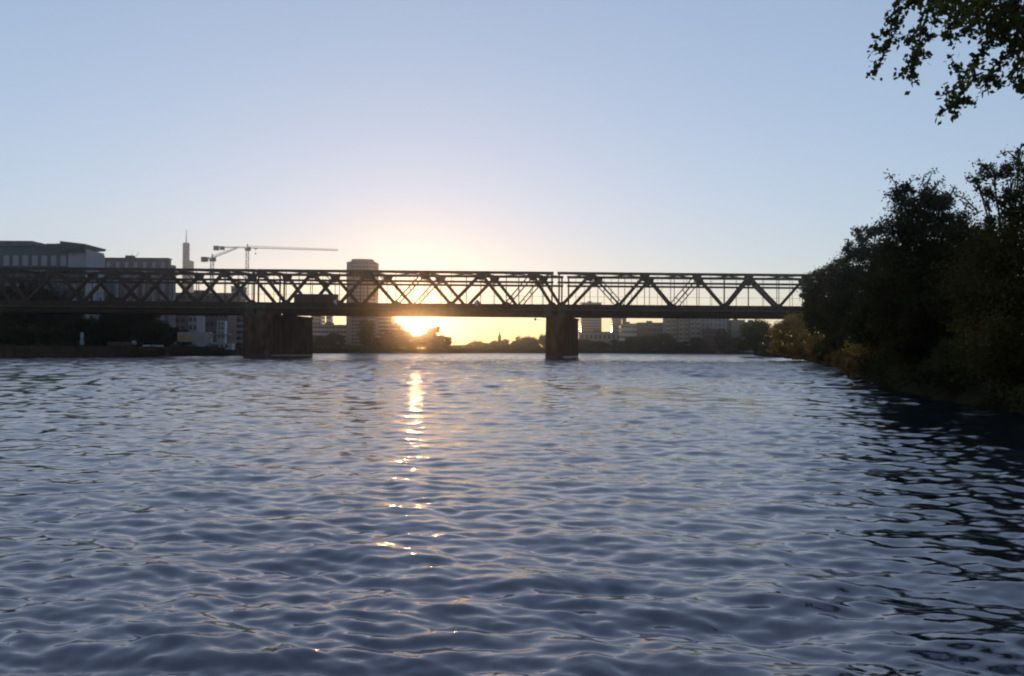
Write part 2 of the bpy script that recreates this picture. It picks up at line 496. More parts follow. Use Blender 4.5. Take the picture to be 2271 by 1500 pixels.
def truss_span(label, s0, s1, seq, kinds, light=False):
    """seq: alternating (px, 'b'|'t') node list from left to right; kinds: one letter per diagonal, k thick, w twin bars, n slim."""
    root = empty('truss_span', BP(s0, 0, Z_BOT))
    prop(root, label, 'bridge span', 'steel truss spans of the railway bridge')
    off = Vector(BP(s0, 0, Z_BOT))
    def put(mb, name, m='steel', parent=root):
        mb.v = [tuple(Vector(p) - off) for p in mb.v]
        return mb.build(name, M[m], parent)
    nodes = [(bs(px), k) for px, k in seq]
    for t in (0.0, BW):
        put(MB().bar(BP(s0, t, Z_TOP - 0.39), BP(s1, t, Z_TOP - 0.39), 0.7, 0.78), 'top_chord')
        put(MB().bar(BP(s0, t, Z_LOW - 0.25), BP(s1, t, Z_LOW - 0.25), 0.45, 0.62), 'bracing_rail')
        put(MB().bar(BP(s0, t, Z_BOT + 0.45), BP(s1, t, Z_BOT + 0.45), 0.9, 0.9), 'bottom_chord')
        # deck girder with stiffener ribs
        g = MB().bar(BP(s0, t, 14.65), BP(s1, t, 14.65), 0.35, 2.5)
        g.bar(BP(s0, t, 15.9), BP(s1, t, 15.9), 0.8, 0.14)
        n = int((s1 - s0) / 2.2)
        sd = -1 if t == 0 else 1
        for i in range(n + 1):
            s = s0 + 0.2 + (s1 - s0 - 0.4) * i / n
            g.bar(BP(s, t + sd * 0.28, 13.45), BP(s, t + sd * 0.28, 15.8), 0.12, 0.22, BU)
        put(g, 'deck_girder')
        # diagonals
        for i in range(len(nodes) - 1):
            (sa, ka), (sb, kb) = nodes[i], nodes[i + 1]
            za = 15.6 if ka == 'b' else Z_TOP - 0.8
            zb = 15.6 if kb == 'b' else Z_TOP - 0.8
            a, b = BP(sa, t, za), BP(sb, t, zb)
            kd = kinds[i % len(kinds)]
            if abs(sa - sb) < 0.5:
                continue
            if kd == 'k':
                mb = MB().bar(a, b, 0.5, 0.76, BVV)
                mb.bar(a + BVV * 0.32, b + BVV * 0.32, 0.06, 0.86, BVV)
                mb.bar(a - BVV * 0.32, b - BVV * 0.32, 0.06, 0.86, BVV)
                put(mb, 'diagonal')
            elif kd == 'w':
                d = (b - a).normalized()
                nrm = d.cross(BVV).normalized() * 0.60
                mb = MB().bar(a + nrm, b + nrm, 0.4, 0.28, BVV).bar(a - nrm, b - nrm, 0.4, 0.28, BVV)
                L = (b - a).length
                q = int(L / 1.5)
                for j in range(1, q):                      # lacing plates between the twin bars
                    if j % 2 == 0:
                        c = a.lerp(b, j / q)
                        mb.bar(c - nrm, c + nrm, 0.1, 0.22, BVV)
                put(mb, 'diagonal')
            else:
                put(MB().bar(a, b, 0.4, 0.55, BVV), 'diagonal')
        # gusset plates
        for s, k in nodes:
            for dt in (-0.38, 0.38):
                if k == 't':
                    pl = [BP(s - 1.7, t + dt, Z_TOP - 0.1), BP(s - 1.2, t + dt, Z_TOP - 1.4), BP(s - 0.75, t + dt, Z_TOP - 2.6),
                          BP(s + 0.75, t + dt, Z_TOP - 2.6), BP(s + 1.2, t + dt, Z_TOP - 1.4), BP(s + 1.7, t + dt, Z_TOP - 0.1)]
                else:
                    pl = [BP(s - 1.6, t + dt, 14.0), BP(s + 1.6, t + dt, 14.0), BP(s + 1.3, t + dt, 15.9), BP(s + 0.5, t + dt, 16.6),
                          BP(s - 0.5, t + dt, 16.6), BP(s - 1.3, t + dt, 15.9)]
                put(MB().extrude(pl, BVV * 0.05), 'gusset_plate')
        # slim hangers at the nodes and between them
        for i, (s, k) in enumerate(nodes):
            if 0 < i < len(nodes) - 1:
                put(MB().bar(BP(s, t, 15.6), BP(s, t, Z_TOP - 0.6), 0.18, 0.18, BU), 'hanger')
            if i < len(nodes) - 1 and abs(nodes[i + 1][0] - s) > 4:
                sm = (s + nodes[i + 1][0]) / 2
                put(MB().bar(BP(sm, t, 15.6), BP(sm, t, Z_TOP - 0.6), 0.10, 0.10, BU), 'hanger')
        for s in (s0 + 0.45, s1 - 0.45):                    # end posts
            put(MB().bar(BP(s, t, 15.6), BP(s, t, Z_TOP - 0.65), 0.45, 0.45, BU), 'end_post')
    # frames across the bridge at the nodes
    for s, k in nodes:
        if k == 't':
            put(MB().bar(BP(s, 0.4, Z_TOP - 0.35), BP(s, BW - 0.4, Z_TOP - 0.35), 0.5, 0.5), 'cross_strut')
            mb = MB().bar(BP(s, 0.3, Z_LOW - 0.25), BP(s, BW - 0.3, Z_LOW - 0.25), 0.35, 0.4)
            mb.bar(BP(s, 0.4, Z_LOW - 0.2), BP(s, BW / 2, Z_TOP - 0.5), 0.2, 0.2).bar(BP(s, BW / 2, Z_TOP - 0.5), BP(s, BW - 0.4, Z_LOW - 0.2), 0.2, 0.2)
            put(mb, 'sway_frame')
        put(MB().bar(BP(s, 0.3, 13.9), BP(s, BW - 0.3, 13.9), 0.5, 1.2), 'floor_beam')
    tops = [s for s, k in nodes if k == 't']
    ends = [s0 + 0.5] + tops + [s1 - 0.5]
    for a, b in zip(ends[:-1], ends[1:]):
        if b - a < 3:
            continue
        mb = MB().bar(BP(a, 0.4, Z_TOP - 0.25), BP(b, BW - 0.4, Z_TOP - 0.25), 0.28, 0.22)
        mb.bar(BP(a, BW - 0.4, Z_TOP - 0.48), BP(b, 0.4, Z_TOP - 0.48), 0.28, 0.22)
        put(mb, 'lateral_brace')
    # deck, ballast, rails
    d = MB()
    d.quad_hull([BP(s0, 0.2, 14.55), BP(s1, 0.2, 14.55), BP(s1, BW - 0.2, 14.55), BP(s0, BW - 0.2, 14.55),
                 BP(s0, 0.2, 14.85), BP(s1, 0.2, 14.85), BP(s1, BW - 0.2, 14.85), BP(s0, BW - 0.2, 14.85)])
    dk = put(d, 'deck')
    for t in (3.4, 4.9, 9.6, 11.1):
        put(MB().bar(BP(s0, t, 14.95), BP(s1, t, 14.95), 0.08, 0.18), 'rail', parent=dk)
    # walkway bracketed off the near truss, pale edge, railing
    w = put(MB().quad_hull([BP(s0, -1.7, 14.12), BP(s1, -1.7, 14.12), BP(s1, -0.5, 14.12), BP(s0, -0.5, 14.12),
                            BP(s0, -1.7, 14.45), BP(s1, -1.7, 14.45), BP(s1, -0.5, 14.45), BP(s0, -0.5, 14.45)]), 'walkway', 'steel_light')
    r = MB()
    for z in (14.9, 15.5):
        r.bar(BP(s0, -1.62, z), BP(s1, -1.62, z), 0.05, 0.05)
    n = int((s1 - s0) / 2.2)
    for i in range(n + 1):
        s = s0 + 0.1 + (s1 - s0 - 0.2) * i / n
        r.bar(BP(s, -1.62, 14.45), BP(s, -1.62, 15.52), 0.06, 0.06, BU)
    put(r, 'railing', 'steel', w)
    put(MB().bar(BP(s0, 1.2, 18.35), BP(s1, 1.2, 18.35), 0.07, 0.07), 'feeder_cable')
    # bearings
    for s in (s0 + 1.0, s1 - 1.0):
        for t in (0.0, BW):
            bm = MB()
            bm.bar(BP(s - 0.9, t, 12.525), BP(s + 0.9, t, 12.525), 1.3, 0.04)
            put(bm, 'bearing', 'bearing')
    for s in (s0 + 1.6, s1 - 1.6):                           # paler end plates over the bearings
        put(MB().bar(BP(s - 1.3, -0.62, 14.0), BP(s + 1.3, -0.62, 14.0), 0.06, 3.3), 'end_plate', 'bearing')
    return root

SEQ_A = [(-190, 'b'), (-128, 't'), (-65, 'b'), (-2, 't'), (60, 'b'), (122, 't'), (185, 'b'), (247, 't'), (310, 'b'), (372, 't'), (435, 'b'), (497, 't'), (557, 'b')]
SEQ_B = [(579, 't'), (634, 'b'), (692, 't'), (752, 'b'), (815, 't'), (877, 'b'), (940, 't'), (1000, 'b'), (1066, 't'), (1122, 'b'), (1180, 't'), (1224, 'b')]
SEQ_C = [(1245, 'b'), (1308, 't'), (1371, 'b'), (1429, 't'), (1487, 'b'), (1545, 't'), (1605, 'b'), (1660, 't'), (1727, 'b'), (1787, 't'), (1847, 'b'), (1900, 't')]
truss_span('dark steel truss span left of the wide stone pier, running off the left edge', bs(-200), bs(566), SEQ_A, 'kkkkkkkkkkkk')
truss_span('dark steel truss span between the two stone piers, glowing above the sun', bs(569), bs(1227), SEQ_B, 'kkkkkwkkkwkw')
truss_span('dark steel truss span right of the narrow pier, ending in the trees', bs(1236), bs(1905), SEQ_C, 'kwkkwkkkkkk')

def pier(label, px_l, px_r, top_py, length, front=2.4):
    """Coursed masonry pier on the skew, rounded noses, capping slab; courses stand proud and back by turns."""
    s0, s1 = bs(px_l), bs(px_r)
    c = BP((s0 + s1) / 2, -front + length / 2, 0)
    root = empty('bridge_pier', (c.x, c.y, 0))
    prop(root, label, 'pier', 'stone piers of the railway bridge')
    hw, hl = (s1 - s0) / 2, length / 2
    def ring(w, l, nose):
        pts = []
        for k in range(9):
            a = math.pi * k / 8
            pts.append((math.cos(a) * w, l - nose + math.sin(a) * nose))
        for k in range(9):
            a = math.pi + math.pi * k / 8
            pts.append((math.cos(a) * w, -(l - nose) + math.sin(a) * nose))
        return [(x * BU.x + y * BV.x, x * BU.y + y * BV.y) for x, y in pts]
    z, i = -2.0, 0
    ztop = 12.5
    rnd = random.Random(px_l)
    while z < ztop - 0.75:
        h = rnd.choice((0.62, 0.7, 0.78))
        ins = 0.012 * (z + 2) + rnd.uniform(0, 0.05)
        nose = min(hw, 1.6)
        m = MB().prism(ring(hw - ins, hl - ins, nose), z, z + h - 0.06)
        m.prism(ring(hw - ins - 0.07, hl - ins - 0.07, nose), z + h - 0.062, z + h + 0.002)
        m.build('stone_course', M['stone' if z > 0.35 else 'stone_wet'], root)
        z += h
    MB().prism(ring(hw + 0.1, hl - 0.6, 1.2), z + 0.004, ztop).build('cap_slab', M['stone'], root)
    return root

pier('wide brown stone pier left of the sun, standing in the river', 541, 604, 703, 29.5)
pier('narrow brown stone pier near the middle, standing in the river', 1210, 1252, 703, 28.0)
pier('stone bank pier under the left end of the bridge', -215, -165, 703, 22)

# bank abutment under the right-hand end
ab = MB()
s_ab = bs(1840)
ab.quad_hull([BP(s_ab, -2, -1), BP(s_ab + 16, -2, -1), BP(s_ab + 16, BW + 3, -1), BP(s_ab, BW + 3, -1),
              BP(s_ab, -2, 11.7), BP(s_ab + 16, -2, 11.7), BP(s_ab + 16, BW + 3, 11.7), BP(s_ab, BW + 3, 11.7)])
prop(ab.build('bridge_abutment', M['stone']), 'stone abutment of the bridge behind the right bank trees', 'abutment')

# ------------------------------------------------------------------ things on the bridge
def wagon(px0, px1):
    s0, s1 = bs(px0), bs(px1)
    t0, t1 = 9.0, 11.8
    k = 1 - 0.035
    c = BP((s0 + s1) / 2, 10.3, 15.04)
    root = empty('rail_wagon', c, math.atan(0.042))
    prop(root, 'dark brown covered goods wagon standing on the bridge above the wide pier', 'wagon')
    L = (s1 - s0) * 1.03
    b = MB().box(-L / 2, L / 2, -1.4, 1.4, 1.0, 3.55)
    n = 9
    for i in range(n + 1):
        x = -L / 2 + L * i / n
        b.box(x - 0.06, x + 0.06, -1.46, 1.46, 1.05, 3.5)
    b.build('body', M['wagon'], root)
    prof = [(-1.45, 3.552), (1.45, 3.552), (1.3, 3.80), (0.7, 3.98), (0, 4.05), (-0.7, 3.98), (-1.3, 3.80)]
    MB().extrude([(-L / 2 - 0.1, y, z) for y, z in prof], (L + 0.2, 0, 0)).build('roof', M['roof_dark'], root)
    MB().box(-L / 2 + 0.1, L / 2 - 0.1, -1.2, 1.2, 0.75, 0.99).build('underframe', M['lamp'], root)
    MB().box(-1.2, 1.2, -1.5, -1.465, 1.1, 3.45).build('sliding_door', M['wagon'], root)
    for x in (-L / 2 + 2.2, -L / 2 + 4.2, L / 2 - 4.2, L / 2 - 2.2):
        for y in (-0.75, 0.75):
            w = MB()
            pts = [(x + 0.46 * math.cos(a * math.pi / 8), y, 0.46 + 0.46 * math.sin(a * math.pi / 8)) for a in range(16)]
            w.extrude(pts, (0, 0.13, 0))
            w.build('wheel', M['lamp'], root)
wagon(617, 712)

def nav_board(px, label):
    s = bs(px)
    root = empty('navigation_board', BP(s, -1.8, 14.3))
    prop(root, label, 'sign', 'diamond boards on the bridge walkway')
    MB().box(-0.06, 0.06, -0.02, 0.06, -0.15, 2.2).build('post', M['lamp'], root)
    r = 1.0
    zc = 1.85
    MB().extrude([(-r, -0.1, zc), (0, -0.1, zc - r), (0, -0.1, zc + r)], (0, 0.06, 0)).build('white_half', M['sign_white'], root)
    MB().extrude([(0.004, -0.1, zc - r), (r, -0.1, zc), (0.004, -0.1, zc + r)], (0, 0.06, 0)).build('red_half', M['sign_red'], root)
nav_board(1062, 'pale and dark red diamond board on the middle span, nearer the narrow pier')
nav_board(752, 'pale and dark red diamond board on the middle span, beside the goods wagon')

def hanging_lamp(px):
    s = bs(px)
    root = empty('hanging_lamp', BP(s, -0.6, Z_BOT))
    prop(root, 'small dark signal lamp hanging under the deck beside the narrow pier', 'lamp')
    MB().box(-0.05, 0.05, -0.05, 0.05, -0.75, 0.02).build('rod', M['lamp'], root)
    MB().lathe(0, 0, [(0.06, -0.7), (0.3, -0.85), (0.36, -1.15), (0.26, -1.35), (0.08, -1.42)], 10).build('lamp_housing', M['lamp'], root)
    MB().bar((0.1, 0, -0.35), (3.0, 0.2, -0.65), 0.07, 0.07).bar((0.1, 0, -1.0), (3.0, 0.2, -1.45), 0.05, 0.05).build('bracket', M['lamp'], root)
hanging_lamp(1188)

# ------------------------------------------------------------------ trees
def leaf_quads(P, size, rng, up=0.35, elong=1.7):
    """Rhombic leaves at points P, random directions."""
    n = len(P)
    d = rng.normal(size=(n, 3)); d[:, 2] -= up
    d /= np.linalg.norm(d, axis=1)[:, None] + 1e-9
    e = rng.normal(size=(n, 3))
    e -= (e * d).sum(1)[:, None] * d
    e /= np.linalg.norm(e, axis=1)[:, None] + 1e-9
    L = size * rng.uniform(0.65, 1.35, n)[:, None]
    W = L / elong
    a = P - d * L * 0.5
    b = P + e * W * 0.5 - d * L * 0.05
    c = P + d * L * 0.5
    f = P - e * W * 0.5 - d * L * 0.05
    return np.stack([a, b, c, f], 1)

def lobe_points(lobes, rng, dens, clump=0.20, flat=0.85):
    """Leaf positions: clumps through each lobe (x, y, z, r, density factor)."""
    out = []
    for (x, y, z, r, k) in lobes:
        nc = max(6, int(16 * (r ** 0.9) ** 1.0 * k ** 0.5))
        u = rng.normal(size=(nc, 3))
        u /= np.linalg.norm(u, axis=1)[:, None]
        rad = r * rng.uniform(0.25, 1.0, nc) ** 0.5
        C = np.array([x, y, z]) + u * rad[:, None] * np.array([1, 1, flat])
        n = max(20, int(dens * r * r * k))
        idx = rng.integers(0, nc, n)
        sig = r * clump * rng.uniform(0.6, 1.5, nc)[idx]
        out.append(C[idx] + rng.normal(size=(n, 3)) * sig[:, None] * np.array([1, 1, 0.75]))
    return np.concatenate(out)

def limbs(base, lobes, r0, rng, name='trunk'):
    """Tapered trunk with a limb bending to each lobe."""
    mb = MB()
    base = Vector(base)
    zs = [l[2] for l in lobes]
    top = Vector((sum(l[0] for l in lobes) / len(lobes), sum(l[1] for l in lobes) / len(lobes), base.z + (max(zs) - base.z) * 0.75))
    path = [base + (top - base) * t + Vector((rng.normal(0, .25), rng.normal(0, .25), 0)) * t for t in (0, 0.15, 0.35, 0.6, 0.8, 1.0)]
    path[0] = base
    mb.tube(path, [r0 * q for q in (1.25, 1.0, 0.8, 0.55, 0.35, 0.15)], 8)
    for l in lobes:
        e = Vector(l[:3])
        h = min(0.85, max(0.2, (e.z - base.z) / max(1e-3, (top.z - base.z)) * 0.6))
        st = base + (top - base) * h
        mid = st.lerp(e, 0.55) + Vector((0, 0, -0.08 * (e - st).length))
        mb.tube([st, mid, e], [r0 * 0.35, r0 * 0.2, r0 * 0.06], 6)
        for _ in range(3):
            u = Vector(rng.normal(size=3)).normalized() * l[3] * 0.8
            mb.tube([mid.lerp(e, 0.6), e + u * 0.5, e + u], [r0 * 0.12, r0 * 0.07, 0.02], 4)
    return mb

def photo_tree(name, label, Y, lobes_px, leaf, m, dens, base_px, r0, cat='tree', group=None, seed=1, twigs=(), spread=0.5, clump=0.20, trunk=True):
    """Tree whose lobes are given as (px, py, r_px[, density]) at distance Y; lobes are spread in depth too."""
    rng = np.random.default_rng(seed)
    lobes = []
    for l in lobes_px:
        px, py, rp = l[:3]
        k = l[3] if len(l) > 3 else 1.0
        r = rp / FPX * Y
        p = WP(px, py, Y)
        dy = rng.uniform(-1, 1) * spread * r
        lobes.append((p.x, p.y + dy, p.z, r, k))
    bx, by = XP(base_px[0], Y), Y + base_px[1]
    bz = base_px[2] if len(base_px) > 2 else 1.2
    root = empty(name, (bx, by, bz))
    prop(root, label, cat, group)
    off = np.array([bx, by, bz])
    P = lobe_points(lobes, rng, dens, clump)
    P = P[P[:, 2] > 0.25]
    extra = MB()
    for tw in twigs:                                       # bare-ish twigs with sparse leaves
        pts = [WP(a, b, Y) for a, b in tw]
        extra.tube(pts, [0.10 * Y / 93] + [0.06 * Y / 93] * (len(pts) - 2) + [0.025 * Y / 93], 5)
        for a, b in zip(pts[:-1], pts[1:]):
            n = int((b - a).length * 26 * 93 / Y)
            t = rng.uniform(0, 1, n)
            q = np.array(a)[None] + (np.array(b) - np.array(a))[None] * t[:, None] + rng.normal(size=(n, 3)) * 0.30 * Y / 93
            P = np.concatenate([P, q])
    V = leaf_quads(P, leaf, rng) - off[None, None, :]
    link('crown', quads_mesh('crown', V, M[m]), root)
    if trunk:
        mb = limbs((bx, by, bz - 0.6), lobes, r0, rng)
        mb.v += []
        b0 = len(mb.v)
        mb.v += extra.v
        mb.f += [tuple(i + b0 for i in f) for f in extra.f]
        mb.v = [tuple(Vector(p) - Vector(off)) for p in mb.v]
        mb.build('trunk', M['bark'], root, True)
    return root

# right bank, from the bridge towards the camera
photo_tree('bank_tree', 'dark tree filling the gap behind the tallest tree on the right bank', 76,
           [(1960, 700, 60), (2005, 640, 70), (2060, 710, 85), (1925, 730, 45), (2150, 660, 90), (2000, 770, 50), (2090, 780, 60), (2200, 720, 90), (2230, 600, 70)],
           0.26, 'leaf_dark', 800, (2060, 6), 0.3, seed=20)
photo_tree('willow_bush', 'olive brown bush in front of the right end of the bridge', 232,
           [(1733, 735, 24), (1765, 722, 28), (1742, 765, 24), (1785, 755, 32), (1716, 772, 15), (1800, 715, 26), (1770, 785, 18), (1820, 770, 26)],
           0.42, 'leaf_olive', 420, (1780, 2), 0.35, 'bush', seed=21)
photo_tree('bank_tree', 'dark leafy tree on the right bank covering the end of the truss', 178,
           [(1832, 603, 22), (1862, 592, 22), (1805, 622, 22), (1885, 618, 34), (1835, 655, 42), (1872, 700, 50), (1828, 715, 36), (1870, 758, 40), (1790, 652, 20), (1800, 690, 26), (1830, 780, 24)],
           0.40, 'leaf_mid', 460, (1865, 3), 0.4, seed=22)
photo_tree('bank_tree', 'dark round-topped tree beside the tallest tree on the right bank', 132,
           [(1913, 520, 20), (1943, 512, 16), (1898, 560, 30), (1945, 572, 44), (1920, 632, 58), (1952, 695, 66), (1893, 690, 50), (1915, 760, 48), (1975, 600, 40), (1870, 640, 26)],
           0.36, 'leaf_dark', 520, (1945, 3), 0.42, seed=23)
photo_tree('bank_tree', 'tallest dark tree on the right bank with ragged twigs on top', 60,
           [(1998, 425, 24, .8), (2035, 450, 46), (2000, 510, 46), (2092, 470, 44), (2060, 545, 84), (2125, 545, 80), (2020, 635, 74), (2105, 655, 100), (2005, 735, 62), (2075, 765, 76), (2150, 750, 86), (2170, 560, 60), (1985, 570, 30)],
           0.20, 'leaf_dark', 1500, (2080, 4), 0.34, seed=24,
           twigs=[[(2000, 440), (1985, 405), (1968, 382)], [(2005, 430), (2020, 402), (2034, 395)], [(2010, 420), (1985, 422), (1962, 428)],
                  [(2050, 430), (2062, 395), (2070, 375)], [(2060, 430), (2085, 400), (2096, 408)], [(2075, 440), (2045, 405), (2050, 385)], [(2100, 450), (2118, 415), (2125, 428)]])
photo_tree('bank_tree', 'airy topped tree at the right edge in front of the tallest tree', 38,
           [(2163, 398, 18, .5), (2195, 380, 26, .5), (2182, 430, 20, .5), (2240, 388, 30, .7), (2271, 362, 30, .8), (2222, 440, 34, .7), (2268, 330, 14, .5), (2262, 445, 50, .8), (2190, 540, 60), (2270, 550, 84), (2195, 640, 84), (2275, 680, 96), (2200, 755, 84), (2262, 800, 72), (2335, 490, 96), (2345, 690, 120), (2350, 400, 70, .8)],
           0.135, 'leaf_mid', 2300, (2290, 3), 0.24, seed=25,
           twigs=[[(2190, 400), (2150, 392), (2140, 398)], [(2200, 390), (2185, 368), (2160, 362)], [(2255, 350), (2235, 335), (2215, 342)], [(2200, 470), (2175, 430), (2165, 402)], [(2170, 470), (2140, 440), (2120, 432)]])
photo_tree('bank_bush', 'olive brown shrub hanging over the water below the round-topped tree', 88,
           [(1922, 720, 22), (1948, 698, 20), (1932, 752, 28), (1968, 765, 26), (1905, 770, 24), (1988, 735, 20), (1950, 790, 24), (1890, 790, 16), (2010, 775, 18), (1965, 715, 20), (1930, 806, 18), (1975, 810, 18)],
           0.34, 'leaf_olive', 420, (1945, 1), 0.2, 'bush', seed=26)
photo_tree('bank_bush', 'low dark bush at the waterline near the right edge', 45,
           [(2045, 835, 26), (2095, 845, 30), (2150, 850, 36), (2200, 865, 36), (2260, 870, 46), (2120, 800, 40), (2220, 810, 50)],
           0.17, 'leaf_dark', 1400, (2130, 1), 0.2, 'bush', seed=27)
photo_tree('bank_bush', 'low dark bush at the waterline between the olive bush and the olive shrub', 150,
           [(1850, 790, 20), (1878, 785, 20), (1828, 792, 12), (1905, 795, 18), (1860, 760, 26)],
           0.34, 'leaf_dark', 480, (1870, 1), 0.2, 'bush', seed=28)
photo_tree('bank_tree', 'round dark green tree behind the bridge near its right end', 405,
           [(1660, 735, 20), (1685, 725, 20), (1700, 745, 22), (1672, 762, 18), (1650, 765, 14), (1705, 770, 16)],
           0.7, 'leaf_mid', 170, (1680, 4), 0.4, seed=29)
for px, Y, sd, lab in ((2420, 48, 41, 'leafy bank tree just outside the right edge, next to the airy tree'), (2560, 36, 42, 'leafy bank tree outside the right edge, nearest the camera')):
    photo_tree('bank_tree', lab, Y,
               [(px, 420, 90), (px + 60, 520, 120), (px - 20, 560, 110), (px + 40, 680, 120), (px - 30, 740, 100)],
               0.26, 'leaf_dark', 420, (px + 30, 3), 0.35, group='trees beyond the right edge', seed=sd)

# ------------------------------------------------------------------ near tree whose branches hang into the top right corner
def near_tree():
    rng = np.random.default_rng(77)
    base = Vector((14.2, 13.2, 2.3))
    root = empty('overhanging_tree', base)
    prop(root, 'near tree whose leafy branches hang into the top right corner', 'tree')
    D = 12.6
    tw = [  # hanging sprays, as lines in the photograph at about 12.6 m
        [(2120, -40), (2040, -5), (1995, 20), (1985, 70), (1962, 105), (1955, 130), (1932, 160)],
        [(1985, 60), (1960, 68), (1945, 85)], [(1962, 100), (1945, 108), (1940, 112)], [(1990, 20), (1970, 38), (1962, 50)],
        [(2140, -30), (2060, 20), (2045, 60), (2035, 110), (2010, 150), (1993, 165)], [(2030, 115), (2020, 150), (2024, 192)], [(2040, 70), (2060, 75), (2070, 72)],
        [(2035, 100), (2048, 120), (2052, 126)], [(2045, 55), (2015, 85), (2000, 82)],
        [(2330, 0), (2230, 60), (2185, 100), (2160, 140), (2140, 180), (2125, 215), (2112, 262)], [(2140, 185), (2100, 205), (2085, 212)], [(2125, 220), (2095, 245), (2080, 253)],
        [(2145, 160), (2125, 155), (2110, 125)], [(2160, 150), (2165, 170), (2170, 186)], [(2120, 225), (2150, 222), (2152, 228)],
        [(2300, 60), (2235, 120), (2200, 150), (2190, 180), (2193, 210)], [(2190, 165), (2215, 180), (2222, 186)],
        [(2320, 80), (2260, 140), (2245, 170), (2258, 190)], [(2330, 150), (2280, 180), (2262, 205)],
        [(2170, -30), (2120, 40), (2100, 70), (2112, 98)], [(2200, -20), (2160, 50), (2130, 80)], [(2260, -20), (2215, 40), (2180, 75)], [(2300, -10), (2265, 60), (2240, 100)],
        [(2150, -60), (2085, 20), (2075, 50)], [(2250, 0), (2240, 60), (2215, 95)], [(2330, 40), (2280, 90), (2250, 120)], [(2100, -60), (2055, -20), (2015, -10), (1985, 5)],
    ]
    P, mb = [], MB()
    for line in tw:
        dy = rng.uniform(-0.7, 0.7)
        pts = [WP(a, b, D + dy + 0.1 * i) for i, (a, b) in enumerate(line)]
        mb.tube(pts, list(np.linspace(0.020, 0.006, len(pts))), 5)
        for a, b in zip(pts[:-1], pts[1:]):
            n = max(3, int((b - a).length * 120))
            for _ in range(n):
                t = rng.uniform()
                P.append(np.array(a.lerp(b, t)) + rng.normal(size=3) * (0.030 + 0.035 * rng.uniform()))
    # dense spray in the corner and the body of the crown above and to the right of it
    for px, py, r, n in ((2105, 5, .26, 140), (2165, 20, .30, 190), (2225, 25, .32, 240), (2275, 60, .34, 240), (2130, 55, .18, 60), (2200, 70, .2, 80),
                         (2262, 110, .22, 110), (2285, 160, .25, 120), (2060, -10, .2, 80), (2020, -20, .18, 50), (2180, -40, .5, 260), (2300, 0, .5, 300)):
        c = np.array(WP(px, py, D + rng.uniform(-.6, .8)))
        P += list(c + rng.normal(size=(n, 3)) * r * 0.55)
    P = np.array(P)
    V1 = leaf_quads(P, 0.092, rng, 0.5, 1.5)
    # main crown outside the picture
    lob = [(9.5, 13.5, 11.0, 1.9, 1), (12, 14, 12.2, 2.6, 1), (14.5, 13, 11.0, 2.6, 1), (11.5, 11.5, 12.5, 2.0, 1), (16, 14.5, 9.5, 2.4, 1), (12.5, 16.5, 11.2, 2.2, 1), (13.6, 12.2, 8.8, 1.8, 1)]
    V2 = leaf_quads(lobe_points(lob, rng, 420, 0.16), 0.13, rng, 0.5, 1.45)
    off = np.array(base)
    link('crown', quads_mesh('crown', np.concatenate([V1, V2]) - off[None, None], M['leaf_near']), root)
    tk = limbs(base - Vector((0, 0, 0.6)), lob, 0.28, rng)
    hub = Vector((9.6, 13.2, 9.3))
    tk.tube([Vector((13.6, 13.3, 7.6)), Vector((11.6, 13.2, 8.9)), hub], [0.12, 0.08, 0.05], 6)
    for line in tw:
        if line[0][1] < 90 and line[0][0] > 2090:
            tk.tube([hub, hub.lerp(WP(*line[0], D), 0.6) + Vector((0, 0, 0.15)), WP(*line[0], D)], [0.04, 0.025, 0.014], 5)
    b0 = len(tk.v)
    tk.v += mb.v
    tk.f += [tuple(i + b0 for i in f) for f in mb.f]
    tk.v = [tuple(Vector(p) - base) for p in tk.v]
    tk.build('trunk', M['bark'], root, True)
near_tree()

# ------------------------------------------------------------------ far and left-bank trees: a few crowns shared by copies
def crown_variant(seed, n, tall=1.0, leaf=0.06):
    """Unit tree: 1 m high crown data from z 0.12 to 1, about 0.7 wide."""
    rng = np.random.default_rng(seed)
    lob = []
    for i in range(n):
        a = rng.uniform(0, 6.28)
        z = rng.uniform(0.10, 0.88)
        rr = 0.27 * math.sin(math.pi * min(1, max(0, (z + 0.12) / 1.12))) ** 0.7
        lob.append((math.cos(a) * rr / tall, math.sin(a) * rr / tall, z, rng.uniform(0.12, 0.19) / tall ** 0.5, 1))
    P = lobe_points(lob, rng, 16000, 0.22)
    mb = limbs((0, 0, -0.02), lob, 0.03, rng)
    return leaf_quads(P, leaf, rng), mb

CROWNS = []
for sd, n, tl in ((51, 24, 1.0), (52, 22, 1.0), (53, 26, 1.2), (54, 22, 1.9)):
    V, tk = crown_variant(sd, n, tl)
    CROWNS.append((V, tk))
CR_MESH = {}
def far_tree(label, px, py_top, Y, width_px, m='leaf_far', var=None, name='bank_tree', cat='tree', group=None, base_z=2.4, seed=0):
    rnd = random.Random(int(px * 7 + Y + seed))
    v = rnd.randrange(3) if var is None else var
    V, tk = CROWNS[v]
    if (v, m) not in CR_MESH:
        CR_MESH[(v, m)] = (quads_mesh('crown', V, M[m]), tk.mesh('trunk', M['bark'], True))
    cm, tm = CR_MESH[(v, m)]
    p = WP(px, py_top, Y)
    h = p.z - base_z
    w = width_px / FPX * Y / (0.72 if v < 3 else 0.42)
    root = empty(name, (p.x, Y, base_z), rnd.uniform(0, 6.28))
    root.scale = (w, w, h)
    prop(root, label, cat, group)
    link('crown', cm, root)
    link('trunk', tm, root)
    return root

